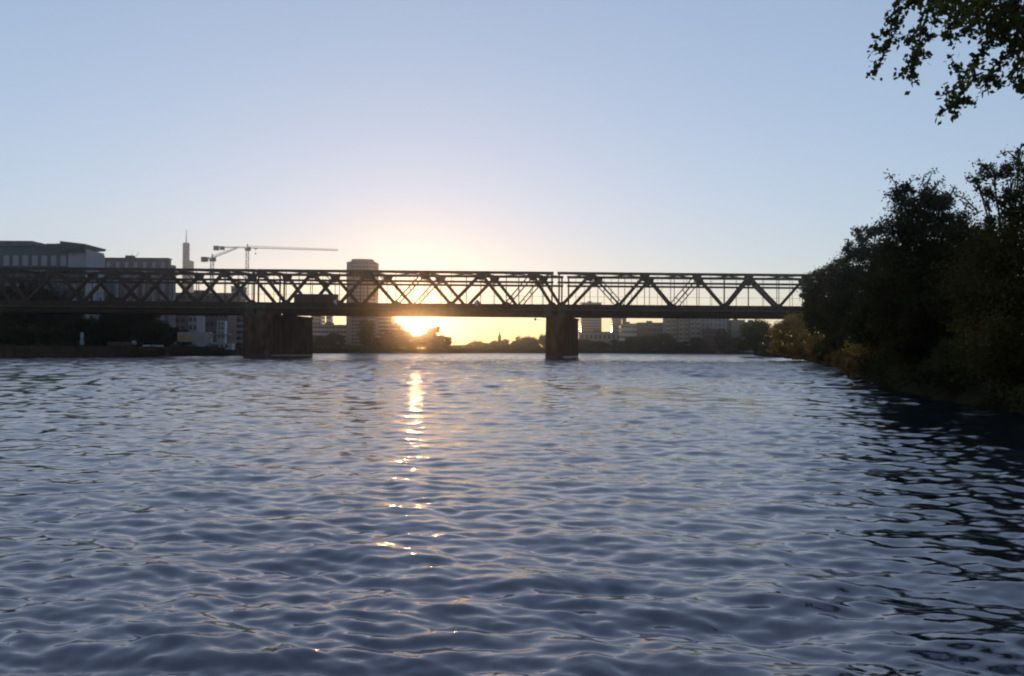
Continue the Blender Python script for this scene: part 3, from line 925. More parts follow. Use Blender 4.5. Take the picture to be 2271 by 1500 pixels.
# left bank by and beyond the bridge
for px, top, Y, w, lab in ((-30, 600, 292, 110, 'dark tree behind the truss at the left edge'),
                           (60, 622, 300, 90, 'dark tree behind the truss, second from the left edge'),
                           (128, 640, 306, 70, 'dark tree behind the truss below the slate apartment block'),
                           (265, 650, 330, 80, 'dark tree behind the truss below the strip-windowed block'),
                           (335, 662, 340, 70, 'dark tree behind the truss left of the pale low block'),
                           (20, 708, 228, 90, 'dark tree under the bridge at the left edge'),
                           (110, 715, 246, 80, 'dark tree under the bridge left of the folded parasol'),
                           (188, 702, 300, 92, 'dark tree under the bridge behind the folded parasol'),
                           (390, 722, 330, 60, 'dark tree under the bridge directly left of the moored ship'),
                           (235, 712, 268, 70, 'dark tree under the bridge right of the folded parasol'),
                           (330, 716, 318, 70, 'dark tree under the bridge above the red-brown barge')):
    far_tree(lab, px, top, Y, w, 'leaf_dark', group='trees on the left bank')
for px, top, Y, w, lab in ((712, 742, 520, 44, 'low tree on the far bank next to the wide pier'),
                           (744, 738, 535, 48, 'low tree on the far bank left of the residential tower'),
                           (846, 738, 560, 56, 'broad tree on the far bank right of the poplar'),
                           (884, 728, 570, 62, 'broad sunlit tree on the far bank left of the sun'),
                           (917, 739, 575, 60, 'rounded tree on the far bank right under the sun'),
                           (942, 738, 580, 56, 'rounded tree on the far bank beside the pointed tree'),
                           (982, 741, 590, 40, 'narrow tree at the right end of the glowing trees')):
    far_tree(lab, px, top, Y, w, 'leaf_far', group='trees on the far bank')
far_tree('pointed tree rising above the glowing trees right of the sun', 966, 719, 585, 34, 'leaf_far', 3, group='trees on the far bank')
far_tree('slim dark poplar in front of the residential tower', 812, 702, 540, 30, 'leaf_far', 3, group='trees on the far bank')
for px, top, Y, w, lab in ((1300, 752, 690, 40, 'low tree beside the narrow pier on the far bank'),
                           (1335, 756, 690, 40, 'low tree on the far bank below the pink high-rise'),
                           (1372, 752, 695, 42, 'low tree on the far bank left of the striped building'),
                           (1405, 745, 690, 40, 'tree on the far bank in front of the striped building'),
                           (1440, 742, 685, 46, 'tree on the far bank in front of the brown building'),
                           (1474, 738, 680, 46, 'dark tree on the far bank left of the balcony block'),
                           (1512, 756, 680, 44, 'low tree on the far bank below the balcony block'),
                           (1546, 748, 680, 34, 'low tree on the far bank left of the red house'),
                           (1604, 727, 640, 40, 'round tree with a bare trunk right of the red house'),
                           (1632, 742, 650, 30, 'small tree on the far bank below the modern block')):
    far_tree(lab, px, top, Y, w, 'leaf_mid', group='trees on the far right bank')

# distant wood closing the river: one mass
def far_wood():
    rng = np.random.default_rng(91)
    lob = []
    prof = [(975, 762), (1000, 768), (1030, 768), (1045, 757), (1070, 752), (1090, 755), (1110, 752), (1125, 745), (1150, 743), (1175, 745), (1195, 742), (1215, 738), (1240, 742), (1275, 748)]
    for i in range(260):
        px = rng.uniform(975, 1290)
        top = np.interp(px, [a for a, b in prof], [b for a, b in prof])
        rp = rng.uniform(5, 10)
        py = rng.uniform(top + rp, 782)
        Y = 720 + rng.uniform(-8, 60)
        p = WP(px, py, Y)
        lob.append((p.x, p.y, max(p.z, 2.5), rp / FPX * Y, 1))
    P = lobe_points(lob, rng, 42, 0.25)
    o = link('far_wood', quads_mesh('far_wood', leaf_quads(P, 1.0, rng), M['leaf_far']))
    prop(o, 'distant wood closing the river under the middle span', 'wood', kind='stuff')
far_wood()

def bank_scrub():
    """Ground cover along the left and far banks."""
    rng = np.random.default_rng(92)
    pts = []
    line = [(-112, 190), (-101, 255), (-95, 302), (-99, 380), (-105, 464), (-72, 524), (-26, 595), (20, 638), (70, 674), (130, 706), (176, 712), (190, 680), (154, 545), (121, 420), (103, 330), (92, 268), (78, 219), (62, 165), (47, 112), (34.5, 78), (27, 52), (24, 36)]
    lob = []
    for (a, b), (c, d) in zip(line[:-1], line[1:]):
        L = math.hypot(c - a, d - b)
        for i in range(int(L / 3)):
            t = rng.uniform()
            far = b > 440 or d > 440
            r = rng.uniform(1.6, 3.2) if far else rng.uniform(0.7, 1.8)
            lob.append((a + (c - a) * t + rng.normal(0, .8), b + (d - b) * t + rng.normal(0, .8), rng.uniform(1.0, 4.5) if far else rng.uniform(0.8, 2.6), r, 0.5 if far else 1))
    P = lobe_points(lob, rng, 60, 0.25)
    P = P[P[:, 2] > 0.15]
    o = link('bank_scrub', quads_mesh('bank_scrub', leaf_quads(P, 0.45, rng), M['leaf_mid']))
    prop(o, 'low scrub covering the foot of the river banks', 'scrub', kind='stuff')
bank_scrub()

def right_scrub():
    rng = np.random.default_rng(93)
    lob = []
    near_r = [(92, 268), (74, 219), (58, 165), (43.5, 112), (31, 78), (23, 52), (20.5, 36), (16, 22)]
    for (a, b), (c, d) in zip(near_r[:-1], near_r[1:]):
        L = math.hypot(c - a, d - b)
        for i in range(int(L * (1.3 if b > 80 else 2.4))):
            t = rng.uniform()
            o_ = rng.uniform(-0.5, 5)
            lob.append((a + (c - a) * t + o_, b + (d - b) * t, rng.uniform(0.5, 1.2) + o_ * 0.55, rng.uniform(0.6, 1.4) if b > 80 else rng.uniform(0.4, 0.9), 2.2 if b > 80 else 5.0))
    P = lobe_points(lob, rng, 60, 0.25)
    P = P[P[:, 2] > 0.12]
    far = P[:, 1] > 80
    o = link('bank_scrub', quads_mesh('bank_scrub', leaf_quads(P[far], 0.4, rng), M['leaf_brown']))
    prop(o, 'brownish scrub hanging over the water along the right bank', 'scrub', kind='stuff')
    o = link('bank_scrub', quads_mesh('bank_scrub', leaf_quads(P[~far], 0.17, rng), M['leaf_dark']))
    prop(o, 'dark scrub over the water at the right edge', 'scrub', kind='stuff')
right_scrub()

# ------------------------------------------------------------------ buildings
GZ = 2.9                         # height of the land behind the banks

def building(name, label, px0, px1, py_top, Y, depth, wall, floors, bays, yaw=0.0, cat='building', group=None,
             win='each', roof=True, roof_mat='roof_dark', wm='glass', win_w=0.55, win_h=0.5, roof_h=0.5, sides=True, plant=True):
    x0, x1 = XP(px0, Y), XP(px1, Y)
    w = x1 - x0
    h = ZP((px0 + px1) / 2, py_top, Y) - GZ
    root = empty(name, ((x0 + x1) / 2, Y, GZ), yaw)
    prop(root, label, cat, group)
    hw = w / 2
    MB().box(-hw, hw, 0, depth, -1.5, h).build('wall', M[wall], root)
    if roof:
        r = MB().box(-hw - 0.3, hw + 0.3, -0.3, depth + 0.3, h + 0.003, h + roof_h)
        if plant: r.box(-hw * 0.3, hw * 0.1, depth * 0.3, depth * 0.6, h + roof_h, h + roof_h + 1.6)
        r.build('roof', M[roof_mat], root)
    fh = h / floors
    bw = w / bays
    if win == 'each':
        wme = MB().box(-bw * win_w / 2, bw * win_w / 2, -0.06, 0.2, 0, fh * win_h).mesh('window', M[wm])
        sme = MB().box(-bw * win_w / 2 - 0.12, bw * win_w / 2 + 0.12, -0.22, 0.1, -0.14, -0.005).mesh('sill', M[wall])
        for f in range(floors):
            for b in range(bays):
                o = link('window', wme, root, (-hw + bw * (b + 0.5), 0, fh * (f + 0.25)))
                link('sill', sme, o)
    elif win == 'bands':
        bme = MB().box(-hw * 0.97, hw * 0.97, -0.05, 0.2, 0, fh * win_h).mesh('window_band', M[wm])
        mme = MB()
        for b in range(bays + 1):
            x = -hw * 0.97 + 2 * hw * 0.97 * b / bays
            mme.box(x - 0.15, x + 0.15, -0.14, 0.1, -0.1, fh * win_h + 0.1)
        mme = mme.mesh('mullion', M[wall])
        for f in range(floors):
            o = link('window_band', bme, root, (0, 0, fh * (f + 0.3)))
            if bays > 1:
                link('mullion', mme, o)['kind'] = 'stuff'
        if sides:
            for sgn in (-1, 1):
                sb = MB().box(sgn * hw - 0.1, sgn * hw + 0.1, depth * 0.05, depth * 0.95, 0, fh * win_h).mesh('window_band', M[wm])
                for f in range(floors):
                    link('window_band', sb, root, (0, 0, fh * (f + 0.3)))
    elif win == 'strips':
        sme = MB().box(-bw * win_w / 2, bw * win_w / 2, -0.06, 0.2, 0, h * 0.93).mesh('window_strip', M[wm])
        for b in range(bays):
            link('window_strip', sme, root, (-hw + bw * (b + 0.5), 0, h * 0.03))
    return root

# slate apartment block with the wedge roof, far left
def slate_block():
    Y = 318
    xl, xc, xr = XP(-90, Y), XP(189, Y), XP(228, Y + 14)
    h = ZP(100, 560, Y) - GZ
    root = empty('apartment_block', (xl, Y, GZ))
    prop(root, 'slate grey apartment block with projecting wedge roof, far left behind the bridge', 'building')
    W = xc - xl
    D = 16.0
    E = xr - xl
    MB().prism([(0, 0), (W, 0), (E, 14), (E - 3, 14 + D), (0, D)], -1.5, h - 6).build('wall', M['wall_slate'], root)
    MB().prism([(W + 0.01, -0.15), (E + 0.2, 13.9), (E - 0.1, 14.2), (W - 0.3, 0.2)], -1.4, h + 1.2).build('gable_wall', M['wall_pale'], root)
    ht = h - 6 + 0.004
    MB().prism([(0, 1.5), (W - 7.2, 1.5), (W - 7.2, D - 1), (0, D - 1)], ht, h + 2.2).build('penthouse', M['wall_slate'], root)
    MB().prism([(W - 7.0, 1.2), (W - 0.2, 1.2), (W - 0.2, D - 1), (W - 7.0, D - 1)], ht, h + 0.6).build('bright_room', M['wall_pale'], root)
    # wedge of roof: deep overhang at the corner, running out to a tip
    zt = h + 3.3
    r = MB()
    pts_t = [(W - 8.0, -3.2, zt + 0.5), (W + 0.6, -2.4, zt - 0.4), (E + 0.8, 14.5, zt - 0.5), (W - 8, D, zt + 0.5)]
    pts_b = [(W - 8.0, -1.0, zt - 3.0), (W - 0.4, 0.0, zt - 3.0), (E + 0.4, 14.2, zt - 1.3), (W - 8, D, zt - 1.5)]
    r.quad_hull([Vector(p) for p in pts_b] + [Vector(p) for p in pts_t])
    r.build('wedge_roof', M['roof_dark'], root)
    for a, b, z0, z1 in ((0.0, XP(67, Y) - xl, h + 2.21, h + 4.2), (XP(72, Y) - xl, XP(97, Y) - xl, h + 2.21, h + 3.0), (XP(99, Y) - xl, XP(120, Y) - xl, h + 2.21, h + 3.25), (XP(122, Y) - xl, XP(143, Y) - xl, h + 2.21, h + 3.35)):
        MB().box(a, b, 0.4, D - 2, z0, z1).build('roof_block', M['roof_dark'], root)
    # windows, storey by storey
    fl = 11
    fh = (h - 6) / fl
    nb = 16
    bw = W / nb
    wme = MB().box(-bw * 0.28, bw * 0.28, -0.07, 0.2, 0, fh * 0.6).mesh('window', M['glass'])
    wme2 = MB().box(-bw * 0.28, bw * 0.28, -0.07, 0.2, 0, fh * 0.6).mesh('window', M['wall_pale'])
    bal = MB().box(-bw * 0.48, bw * 0.48, -1.1, -0.01, -0.5, 0.35).mesh('balcony', M['wall_dark'])
    rnd = random.Random(4)
    for f in range(fl):
        for b in range(nb):
            link('window', wme if rnd.random() > 0.12 else wme2, root, (bw * (b + .5), 0, fh * (f + .25)))
            if b % 3 == 1:
                link('balcony', bal, root, (bw * (b + .5), 0, fh * (f + .05)))
    pme = MB().box(-1.0, 1.0, -0.06, 0.1, 0, 3.6).mesh('penthouse_window', M['wall_lilac'])
    for b in range(11):
        link('penthouse_window', pme, root, (2.0 + b * (W - 11) / 10, 1.5, h - 4.6))
    # tall window openings in the pale gable
    for i in range(10):
        t = 0.25 + 0.5 * (i % 2)
        p = Vector((W, -0.15)).lerp(Vector((E + 0.2, 13.9)), t)
        q = Vector((W, -0.15)).lerp(Vector((E + 0.2, 13.9)), t + 0.14)
        if i // 2 < 4:
            z = 2 + (i // 2) * 7.0
            MB().prism([(p.x + 0.05, p.y - 0.05), (q.x + 0.05, q.y - 0.05), (q.x - 0.1, q.y + 0.05), (p.x - 0.1, p.y + 0.05)], z, z + 2.2).build('window', M['glass'], root)
slate_block()

# block with vertical window strips
sb = building('office_block', 'dark flat-roofed block with pale vertical window strips behind the left truss', 229, 370, 574, 372, 4, 'wall_brown', 11, 7, win='strips', wm='wall_lilac', win_w=0.38, roof_h=0.4, plant=False)
ax, az = XP(285, 372) - sb.location.x, ZP(285, 574, 372) - GZ
mb = MB().box(ax - 2.2, ax + 1.2, 1, 3, az + 0.4, az + 1.5)
mb.bar((ax + 1.4, 2, az + 0.3), (ax + 3.2, 2, az + 3.0), 0.12, 0.12)
mb.bar((ax + 0.2, 2, az + 1.4), (ax + 0.2, 2, az + 2.6), 0.1, 0.1)
mb.build('roof_plant', M['lamp'], sb)
MB().box(XP(371, 372) - sb.location.x, XP(382, 372) - sb.location.x, 0.5, 3.5, -1.5, ZP(375, 588, 372) - GZ).build('stair_wing', M['wall_grey'], sb)

building('low_block', 'pale grey low block seen through the truss left of the wide pier', 372, 508, 652, 420, 18, 'wall_brown', 7, 10, wm='glass')
building('tower_block', 'lilac slab block seen through the truss beside the wide pier', 512, 531, 637, 460, 12, 'wall_pale', 11, 3, win='bands')
building('terrace_house', 'dark house seen through the truss below the crane mast', 455, 505, 668, 380, 12, 'wall_brown', 5, 5)
building('low_block', 'grey block under the bridge between the ship and the wide pier', 512, 560, 705, 400, 14, 'wall_lilac', 5, 4, win='bands')
building('waterfront_house', 'dim waterfront house under the bridge above the red-brown hull', 250, 345, 712, 350, 10, 'wall_dark', 4, 9)
building('waterfront_house', 'small pale-gabled waterfront house under the bridge left of the ship', 418, 437, 700, 345, 9, 'wall_lilac', 4, 2)

# needle tower with mast
def needle_tower():
    Y = 1000
    x = XP(411, Y)
    root = empty('skyscraper', (x, Y, GZ))
    prop(root, 'far slim skyscraper with a needle mast on the left skyline', 'tower')
    top = ZP(411, 541, Y) - GZ
    w = 14.5 / FPX * Y
    MB().lathe(0, 0, [(w / 2, -1), (w / 2, top), (w * 0.42, top + 1)], 20).build('shaft', M['wall_brown'], root)
    MB().box(w * 0.1, w * 0.72, -4, 10, -1, ZP(411, 578, Y) - GZ).build('side_wing', M['wall_grey'], root)
    MB().lathe(0, 0, [(0.7, top), (0.5, top + 7), (0.25, ZP(411, 509, Y) - GZ)], 6).build('mast', M['lamp'], root)
    r = MB()
    n = 22
    for i in range(n):
        z = top * (0.3 + 0.69 * i / n)
        r.lathe(0, 0, [(w / 2 + 0.02, z), (w / 2 + 0.02, z + 1.2)], 20)
    r.build('window_bands', M['glass'], root)
needle_tower()

# cranes
def crane(label, px, py_jib, Y, jib_px, jib_py, cj_px, cj_py):
    zj = ZP(px, py_jib, Y)
    x = XP(px, Y)
    root = empty('tower_crane', (x, Y, GZ))
    prop(root, label, 'crane', 'tower cranes on the left skyline')
    H = zj - GZ
    m = MB()
    hw = 0.85
    for sx in (-hw, hw):
        for sy in (-hw, hw):
            m.bar((sx, sy, -1), (sx, sy, H), 0.22, 0.22, (1, 0, 0))
    n = int(H / 2.4)
    for i in range(n):
        z0, z1 = H * i / n, H * (i + 1) / n
        s = 1 if i % 2 else -1
        for yy in (-hw, hw):
            m.bar((-hw * s, yy, z0), (hw * s, yy, z1), 0.12, 0.12)
        for xx in (-hw, hw):
            m.bar((xx, -hw * s, z0), (xx, hw * s, z1), 0.12, 0.12)
    m.build('mast', M['crane'], root)
    def lattice(e, hgt, name):
        mb = MB()
        a = Vector((0, 0, H + 0.6))
        L = (e - a).length
        up = Vector((0, 0, hgt))
        for yy in (-0.7, 0.7):
            mb.bar(a + Vector((0, yy, 0)), e + Vector((0, yy, 0)), 0.2, 0.2)
        mb.bar(a + up, e + up * 0.7, 0.2, 0.2)
        k = int(L / 2.2)
        for i in range(k):
            p, q = a.lerp(e, i / k), a.lerp(e, (i + 0.5) / k)
            r = a.lerp(e, (i + 1) / k)
            for yy in (-0.7, 0.7):
                mb.bar(p + Vector((0, yy, 0)), q + up * (1 - 0.3 * i / k), 0.1, 0.1)
                mb.bar(q + up * (1 - 0.3 * i / k), r + Vector((0, yy, 0)), 0.1, 0.1)
        return mb.build(name, M['crane'], root)
    je = Vector((XP(jib_px, Y) - x, 0, ZP(jib_px, jib_py, Y) - GZ))
    ce = Vector((XP(cj_px, Y) - x, 0, ZP(cj_px, cj_py, Y) - GZ))
    lattice(je, 1.4, 'jib')
    lattice(ce, 0.8, 'counter_jib')
    MB().box(-1.4, 1.4, -1.3, 1.3, H - 1.4, H + 0.5).build('slewing_ring', M['crane'], root)
    MB().box(1.0, 2.8, -2.6, -0.8, H - 1.6, H + 0.9).build('cab', M['lamp'], root)
    MB().bar((0, 0, H + 0.5), (0, 0, H + 3.4), 0.6, 0.6).build('tower_top', M['crane'], root)
    d = (ce - Vector((0, 0, H))).normalized()
    for q, s in ((0.99, 1.0), (0.80, .8)):
        c = Vector((0, 0, H + 0.2)).lerp(ce, q)
        MB().box(c.x - 2.0 * s, c.x + 1.6 * s, -1.0, 1.0, c.z - 2.0 * s, c.z + 1.1 * s).build('counterweight', M['lamp'], root)
    if abs(jib_px - px) > 100:
        c = Vector((0, 0, H + 0.6)).lerp(je, 0.09)
        hk = MB().box(c.x - 0.8, c.x + 0.8, -0.9, 0.9, c.z - 0.7, c.z - 0.15).bar((c.x, 0, c.z - 0.6), (c.x, 0, c.z - 3.6), 0.1, 0.1)
        hk.box(c.x - 0.4, c.x + 0.4, -0.3, 0.3, c.z - 4.4, c.z - 3.5)
        hk.build('trolley', M['lamp'], root)
crane('tall tower crane with its long jib pointing right above the truss', 547, 552, 620, 748, 556, 478, 549)
crane('lower tower crane with a short raised jib left of the tall crane', 469, 575, 560, 524, 551, 452, 574)

# residential tower with chamfered top
def big_tower():
    Y = 600
    x = XP(798, Y)
    root = empty('residential_tower', (x, Y, GZ))
    prop(root, 'tall brown residential tower with chamfered crown left of the sun', 'tower')
    hw = 33 / FPX * Y
    z1 = ZP(798, 580, Y) - GZ
    z2 = ZP(798, 573.5, Y) - GZ
    D = hw * 2
    c = hw * 0.42
    oct_ = [(-hw, c), (-hw + c, 0), (hw - c, 0), (hw, c), (hw, D - c), (hw - c, D), (-hw + c, D), (-hw, D - c)]
    MB().prism(oct_, -1.5, z1).build('wall', M['brick_tower'], root)
    s = 0.72
    MB().prism([(a * s, (b - D / 2) * s + D / 2) for a, b in oct_], z1 + 0.002, z2).build('crown_storey', M['brick_tower'], root)
    nfl = 24
    fh = z1 / nfl
    lme = MB()
    lme.box(-hw + c + 0.3, hw - c - 0.3, -0.05, 0.2, 0, fh * 0.45)
    lme.quad_hull([Vector((hw - c + 0.25, 0.2, 0)), Vector((hw - 0.2, c - 0.25, 0)), Vector((hw - 0.35, c + 0.0, 0)), Vector((hw - c, 0.4, 0)),
                   Vector((hw - c + 0.25, 0.2, fh * .45)), Vector((hw - 0.2, c - 0.25, fh * .45)), Vector((hw - 0.35, c, fh * .45)), Vector((hw - c, 0.4, fh * .45))])
    lme = lme.mesh('window_band', M['glass'])
    for f in range(nfl):
        link('window_band', lme, root, (0, 0, fh * (f + 0.3)))
    for i in range(6):
        xx = -hw + c + (2 * hw - 2 * c) * i / 5
        MB().box(xx - 0.25, xx + 0.25, -0.35, 0.1, 0, z1 - 0.5).build('facade_rib', M['brick_tower'], root)
big_tower()

building('low_block', 'brownish low block on the far bank right of the wide pier', 688, 770, 722, 620, 20, 'wall_pink', 5, 10, win='bands')
building('slab_block', 'pink slab rising behind the wide pier into the truss', 690, 712, 697, 660, 14, 'wall_pink', 9, 3, win='bands')
building('chimney_block', 'narrow pale shaft between the wide pier and the residential tower', 723, 735, 690, 700, 6, 'wall_cream', 8, 1, win='bands')
building('office_block', 'broad brown office block right of the residential tower, left of the sun', 826, 868, 704, 640, 22, 'wall_pink', 8, 8, win='bands')
building('office_block', 'lower brown office wing stepping down towards the sun', 866, 889, 722, 636, 20, 'wall_pink', 6, 4, win='bands')

# right of the narrow pier
building('high_rise', 'pinkish high-rise directly right of the narrow pier', 1289, 1334, 672, 960, 24, 'wall_pink', 17, 8, win='bands')
building('high_rise', 'slim lilac twin tower, the left one right of the pink high-rise', 1358, 1378, 690, 980, 16, 'wall_lilac', 14, 4, win='bands', group='twin towers')
building('high_rise', 'slim grey twin tower, the right one right of the pink high-rise', 1380, 1389, 696, 1000, 16, 'wall_grey', 13, 2, win='bands', group='twin towers')
lb = building('low_hall', 'long low hall with a bright window below the pink high-rise', 1286, 1376, 738, 800, 14, 'wall_lilac', 2, 9, win='each', roof_h=0.8)
building('striped_building', 'cream building with dark horizontal window stripes', 1377, 1416, 719, 780, 16, 'wall_cream', 5, 9, win='bands', win_h=0.34)
building('brown_building', 'plain brown block right of the striped building', 1417, 1474, 717, 770, 18, 'wall_brown', 6, 12, win='each')
def balcony_block(px0, px1, py, Y, cols, label):
    b = building('apartment_block', label, px0, px1, py, Y, 14, 'wall_grey', 8, cols, win='each', win_w=0.3)
    w = XP(px1, Y) - XP(px0, Y)
    h = ZP(px0, py, Y) - GZ
    bw = w / cols
    bm = MB().box(-bw * 0.33, bw * 0.33, -1.6, -0.01, 0, 0.95).box(-bw * 0.33, bw * 0.33, -1.6, -0.01, -0.2, -0.02).mesh('balcony', M['balcony'])
    for f in range(1, 8):
        for c in range(cols):
            link('balcony', bm, b, (-w / 2 + bw * (c + 0.5), 0, h / 8 * f))
balcony_block(1476, 1502, 700, 745, 2, 'left grey apartment block with wooden balconies behind the right span')
balcony_block(1504, 1528, 697, 740, 2, 'middle grey apartment block with wooden balconies behind the right span')
balcony_block(1530, 1554, 694, 735, 2, 'right grey apartment block with wooden balconies behind the right span')
building('apartment_block', 'plain lilac grey block above the red house', 1556, 1618, 695, 745, 16, 'wall_lilac', 8, 7, win='each', win_w=0.4)
building('red_house', 'small dark red house on the far right bank', 1558, 1591, 731, 715, 10, 'wall_red', 4, 5, win='each', cat='house')
building('modern_block', 'grey modern block with glass front right of the lilac block', 1621, 1652, 711, 720, 14, 'wall_slate', 6, 4, win='bands', win_h=0.7)
building('low_block', 'low pale block half hidden by the round tree behind the bridge', 1650, 1690, 716, 640, 12, 'wall_grey', 5, 5, win='bands')

def church(px, py_tip, Y):
    root = empty('church_spire', (XP(px, Y), Y, GZ))
    prop(root, 'tiny needle spire above the distant wood', 'spire')
    tip = ZP(px, py_tip, Y) - GZ
    MB().box(-1.6, 1.6, -1.6, 1.6, -1, tip * 0.6).build('tower', M['wall_brown'], root)
    MB().lathe(0, 0, [(2.0, tip * 0.6), (0.6, tip * 0.8), (0.15, tip)], 8).build('spire', M['roof_dark'], root)
church(1108, 733, 860)

# ------------------------------------------------------------------ left quay under the bridge, ship, lamps, boats
q = MB()
qp = [(-118, 186), (-111.5, 188), (-101.5, 250), (-94.5, 300), (-95.5, 330), (-99, 372), (-106, 372), (-104, 300), (-111, 250)]
q.prism([(a, b) for a, b in qp], -1.5, 2.75)
prop(q.build('quay_wall', M['quay']), 'reddish brown quay wall along the left bank under the bridge', 'wall')

def ship():
    Y = 296
    x0, x1 = XP(398, Y), XP(522, Y)
    root = empty('moored_ship', (x1, Y, 0), 0.12)
    prop(root, 'white moored ship with stepped decks under the left span beside the wide pier', 'ship')
    L = x1 - x0
    hull = MB()
    st = [(-L - 20, 1.2), (-L - 18, 2.4), (-L, 2.6), (-3, 2.5), (0.8, 0.4)]
    secs = []
    for x, b in st:
        secs.append([(x, -b, 1.7), (x, -b * 0.75, -0.6), (x, b * 0.75, -0.6), (x, b, 1.7)])
    for s in secs:
        hull.v += s
    for i in range(len(secs) - 1):
        a = i * 4
        for k in range(4):
            c, d = a + k, a + (k + 1) % 4
            hull.f.append((c, d, d + 4, c + 4))
    hull.f += [(3, 2, 1, 0), tuple(range(len(secs) * 4 - 4, len(secs) * 4))]
    hull.build('hull', M['ship_hull'], root)
    def P(px, py):
        return XP(px, Y) - x1, ZP(px, py, Y)
    def slab(a, b, t, bt, name, m, y0=-2.3, y1=2.3):
        (xa, za), (xb, zb) = P(a, t), P(b, bt)
        return MB().box(xa, xb, y0, y1, zb, za).build(name, M[m], root)
    slab(402, 470, 737, 759, 'deckhouse', 'ship_white')
    slab(436, 478, 759.3, 766, 'lower_saloon', 'ship_white', -2.35, 2.35)
    slab(470.5, 518, 762, 776, 'bow_bulwark', 'ship_white', -2.45, 2.4)
    slab(484, 502, 712, 761.6, 'stair_tower', 'ship_white', -1.8, 1.8)
    slab(470.6, 512, 741, 743, 'canopy', 'ship_white', -2.4, 2.2)
    slab(508, 511, 743.2, 761.8, 'canopy_post', 'lamp', -2.2, -1.9)
    slab(404, 434, 745, 756, 'brown_sign', 'balcony', -2.38, -2.305)
    for px in (488, 495):
        for py in (716, 726, 736, 746):
            slab(px, px + 4, py, py + 5, 'window', 'glass', -1.86, -1.81)
    for px in (474, 484, 494, 504):
        slab(px, px + 5, 765, 770, 'porthole', 'glass', -2.52, -2.46)
    (xa, za) = P(470, 741)
    MB().bar((xa - 12, 0, za), (xa - 12, 0, za + 5.5), 0.12, 0.12).build('mast', M['lamp'], root)
ship()

def hull_boat():
    Y = 262
    xa, xb = XP(218, Y), XP(395, Y)
    root = empty('moored_barge', (xb, Y - 6, 0), -0.27)
    prop(root, 'long red-brown barge moored along the left quay under the bridge', 'barge')
    L = (xb - xa)
    b = MB()
    secs = []
    for x, w, z in ((-L - 2, 0.8, 2.4), (-L + 3, 2.6, 2.1), (-4, 2.6, 2.1), (0, 0.6, 2.6)):
        secs.append([(x, -w, z), (x, -w * 0.8, -0.6), (x, w * 0.8, -0.6), (x, w, z)])
    for s in secs:
        b.v += s
    for i in range(3):
        for k in range(4):
            c, d = i * 4 + k, i * 4 + (k + 1) % 4
            b.f.append((c, d, d + 4, c + 4))
    b.f += [(3, 2, 1, 0), (12, 13, 14, 15)]
    b.build('hull', M['ship_hull'], root)
    MB().box(-L + 4, -L + 9, -1.9, 1.9, 2.11, 4.2).build('wheelhouse', M['ship_hull'], root)
    MB().box(-L + 11, -6, -2.1, 2.1, 2.11, 2.8).build('hatch_cover', M['wagon'], root)
    MB().box(-8, -3.5, -1.8, 1.8, 2.81, 3.3).build('pale_tarpaulin', M['ship_white'], root)
hull_boat()

def globe_lamp(px, py, Y, label, r):
    p = WP(px, py, Y)
    root = empty('globe_lamp', (p.x, Y, 2.2))
    prop(root, label, 'lamp', 'white globe lamps on the left quay')
    MB().lathe(0, 0, [(0.12, -0.4), (0.07, 0.4), (0.06, p.z - 2.2 - r * 0.9)], 8).build('post', M['lamp'], root)
    prof = [(max(0.02, r * math.sin(math.pi * k / 8)), p.z - 2.2 - r * math.cos(math.pi * k / 8)) for k in range(9)]
    MB().lathe(0, 0, prof, 14).build('globe', M['canvas'], root, True)
globe_lamp(298, 761, 252, 'white globe lamp above the red-brown barge, the larger one', 0.75)
globe_lamp(389, 763, 270, 'white globe lamp left of the moored ship, the smaller one', 0.6)

def parasol(px, py_top, py_bot, Y):
    p, b = WP(px, py_top, Y), WP(px, py_bot, Y)
    root = empty('folded_parasol', (p.x, Y, 2.7))
    prop(root, 'folded white parasol on the dark left quay under the bridge', 'parasol')
    MB().lathe(0, 0, [(0.08, -0.2), (0.06, p.z - 2.7)], 8).build('pole', M['lamp'], root)
    h = p.z - b.z
    z0 = b.z - 2.7
    MB().lathe(0, 0, [(0.5, z0), (0.55, z0 + h * 0.2), (0.36, z0 + h * 0.5), (0.44, z0 + h * 0.72), (0.3, z0 + h * 0.92), (0.07, z0 + h)], 10).build('canvas', M['canvas'], root, True)
    MB().lathe(0, 0, [(0.42, z0 + h * 0.48), (0.42, z0 + h * 0.52)], 10).build('strap', M['lamp'], root)
parasol(182, 737, 766, 215)

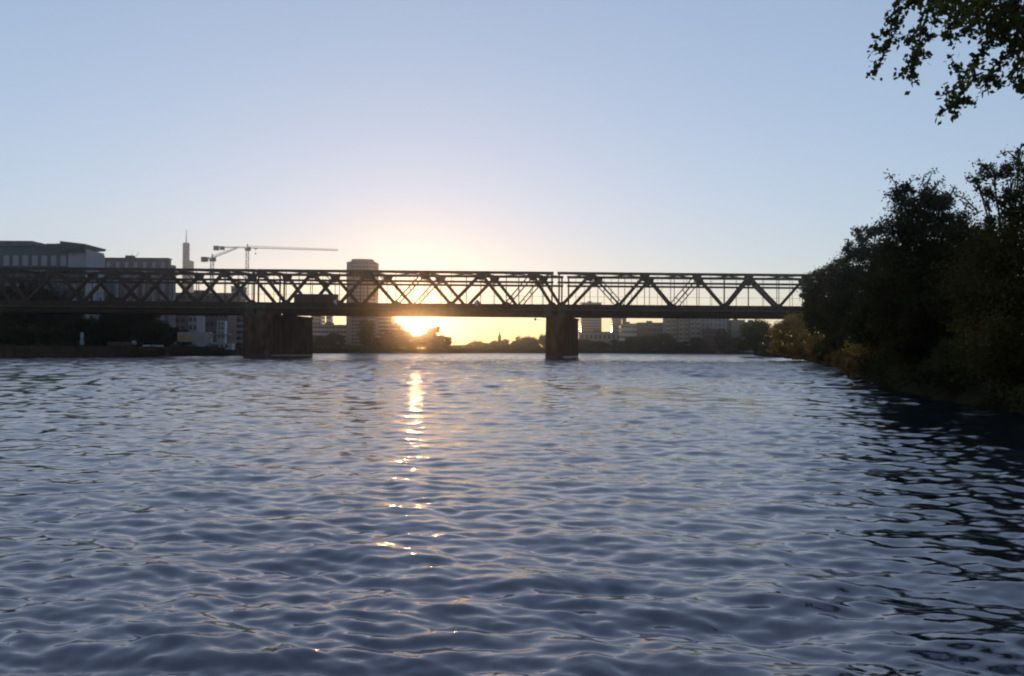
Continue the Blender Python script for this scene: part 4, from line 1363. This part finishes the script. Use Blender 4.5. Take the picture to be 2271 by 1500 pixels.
def small_boat(name, label, px, Y, L, m, cabin=True, rz=0.0):
    root = empty(name, (XP(px, Y), Y, 0), rz)
    prop(root, label, 'boat', 'small boats by the far banks')
    b = MB()
    secs = []
    for x, w, z in ((-L / 2, 0.9, 0.9), (-L / 4, 1.15, 0.85), (L / 4, 1.0, 0.95), (L / 2, 0.1, 1.35)):
        secs.append([(x, -w, z), (x, -w * 0.6, -0.3), (x, w * 0.6, -0.3), (x, w, z)])
    for s in secs:
        b.v += s
    for i in range(3):
        for k in range(4):
            c, d = i * 4 + k, i * 4 + (k + 1) % 4
            b.f.append((c, d, d + 4, c + 4))
    b.f += [(3, 2, 1, 0), (12, 13, 14, 15)]
    b.build('hull', M[m], root)
    if cabin:
        MB().box(-L * 0.25, L * 0.15, -0.8, 0.8, 0.8, 2.0).build('cabin', M['ship_white'], root)
        MB().box(-L * 0.22, L * 0.12, -0.83, -0.802, 1.2, 1.75).build('window', M['glass'], root)
small_boat('motor_boat', 'small pale boat below the distant wood', 1050, 640, 6.5, 'ship_white')
small_boat('motor_boat', 'faint pale boat below the distant wood nearer the narrow pier', 1132, 655, 6.0, 'ship_white')
small_boat('motor_boat', 'small red boat below the round tree and the red house', 1596, 650, 6.5, 'boat_red')

# ------------------------------------------------------------------ evening haze
def build_haze():
    m = bpy.data.materials.new('haze_air')
    m.use_nodes = True
    nt = m.node_tree
    for n in list(nt.nodes):
        nt.nodes.remove(n)
    out = nt.nodes.new('ShaderNodeOutputMaterial')
    pv = nt.nodes.new('ShaderNodeVolumePrincipled')
    pv.inputs['Color'].default_value = (0.95, 0.93, 0.92, 1)
    pv.inputs['Density'].default_value = HAZE_DENSITY
    pv.inputs['Anisotropy'].default_value = HAZE_G
    nt.links.new(pv.outputs[0], out.inputs['Volume'])
    mb = MB().box(-1100, 1100, -1100, 1250, -3.2, 150)
    o = mb.build('haze', m)
    prop(o, 'thin warm evening haze over the river', 'haze', kind='stuff')
HAZE_DENSITY, HAZE_G = 0.00036, 0.965
build_haze()
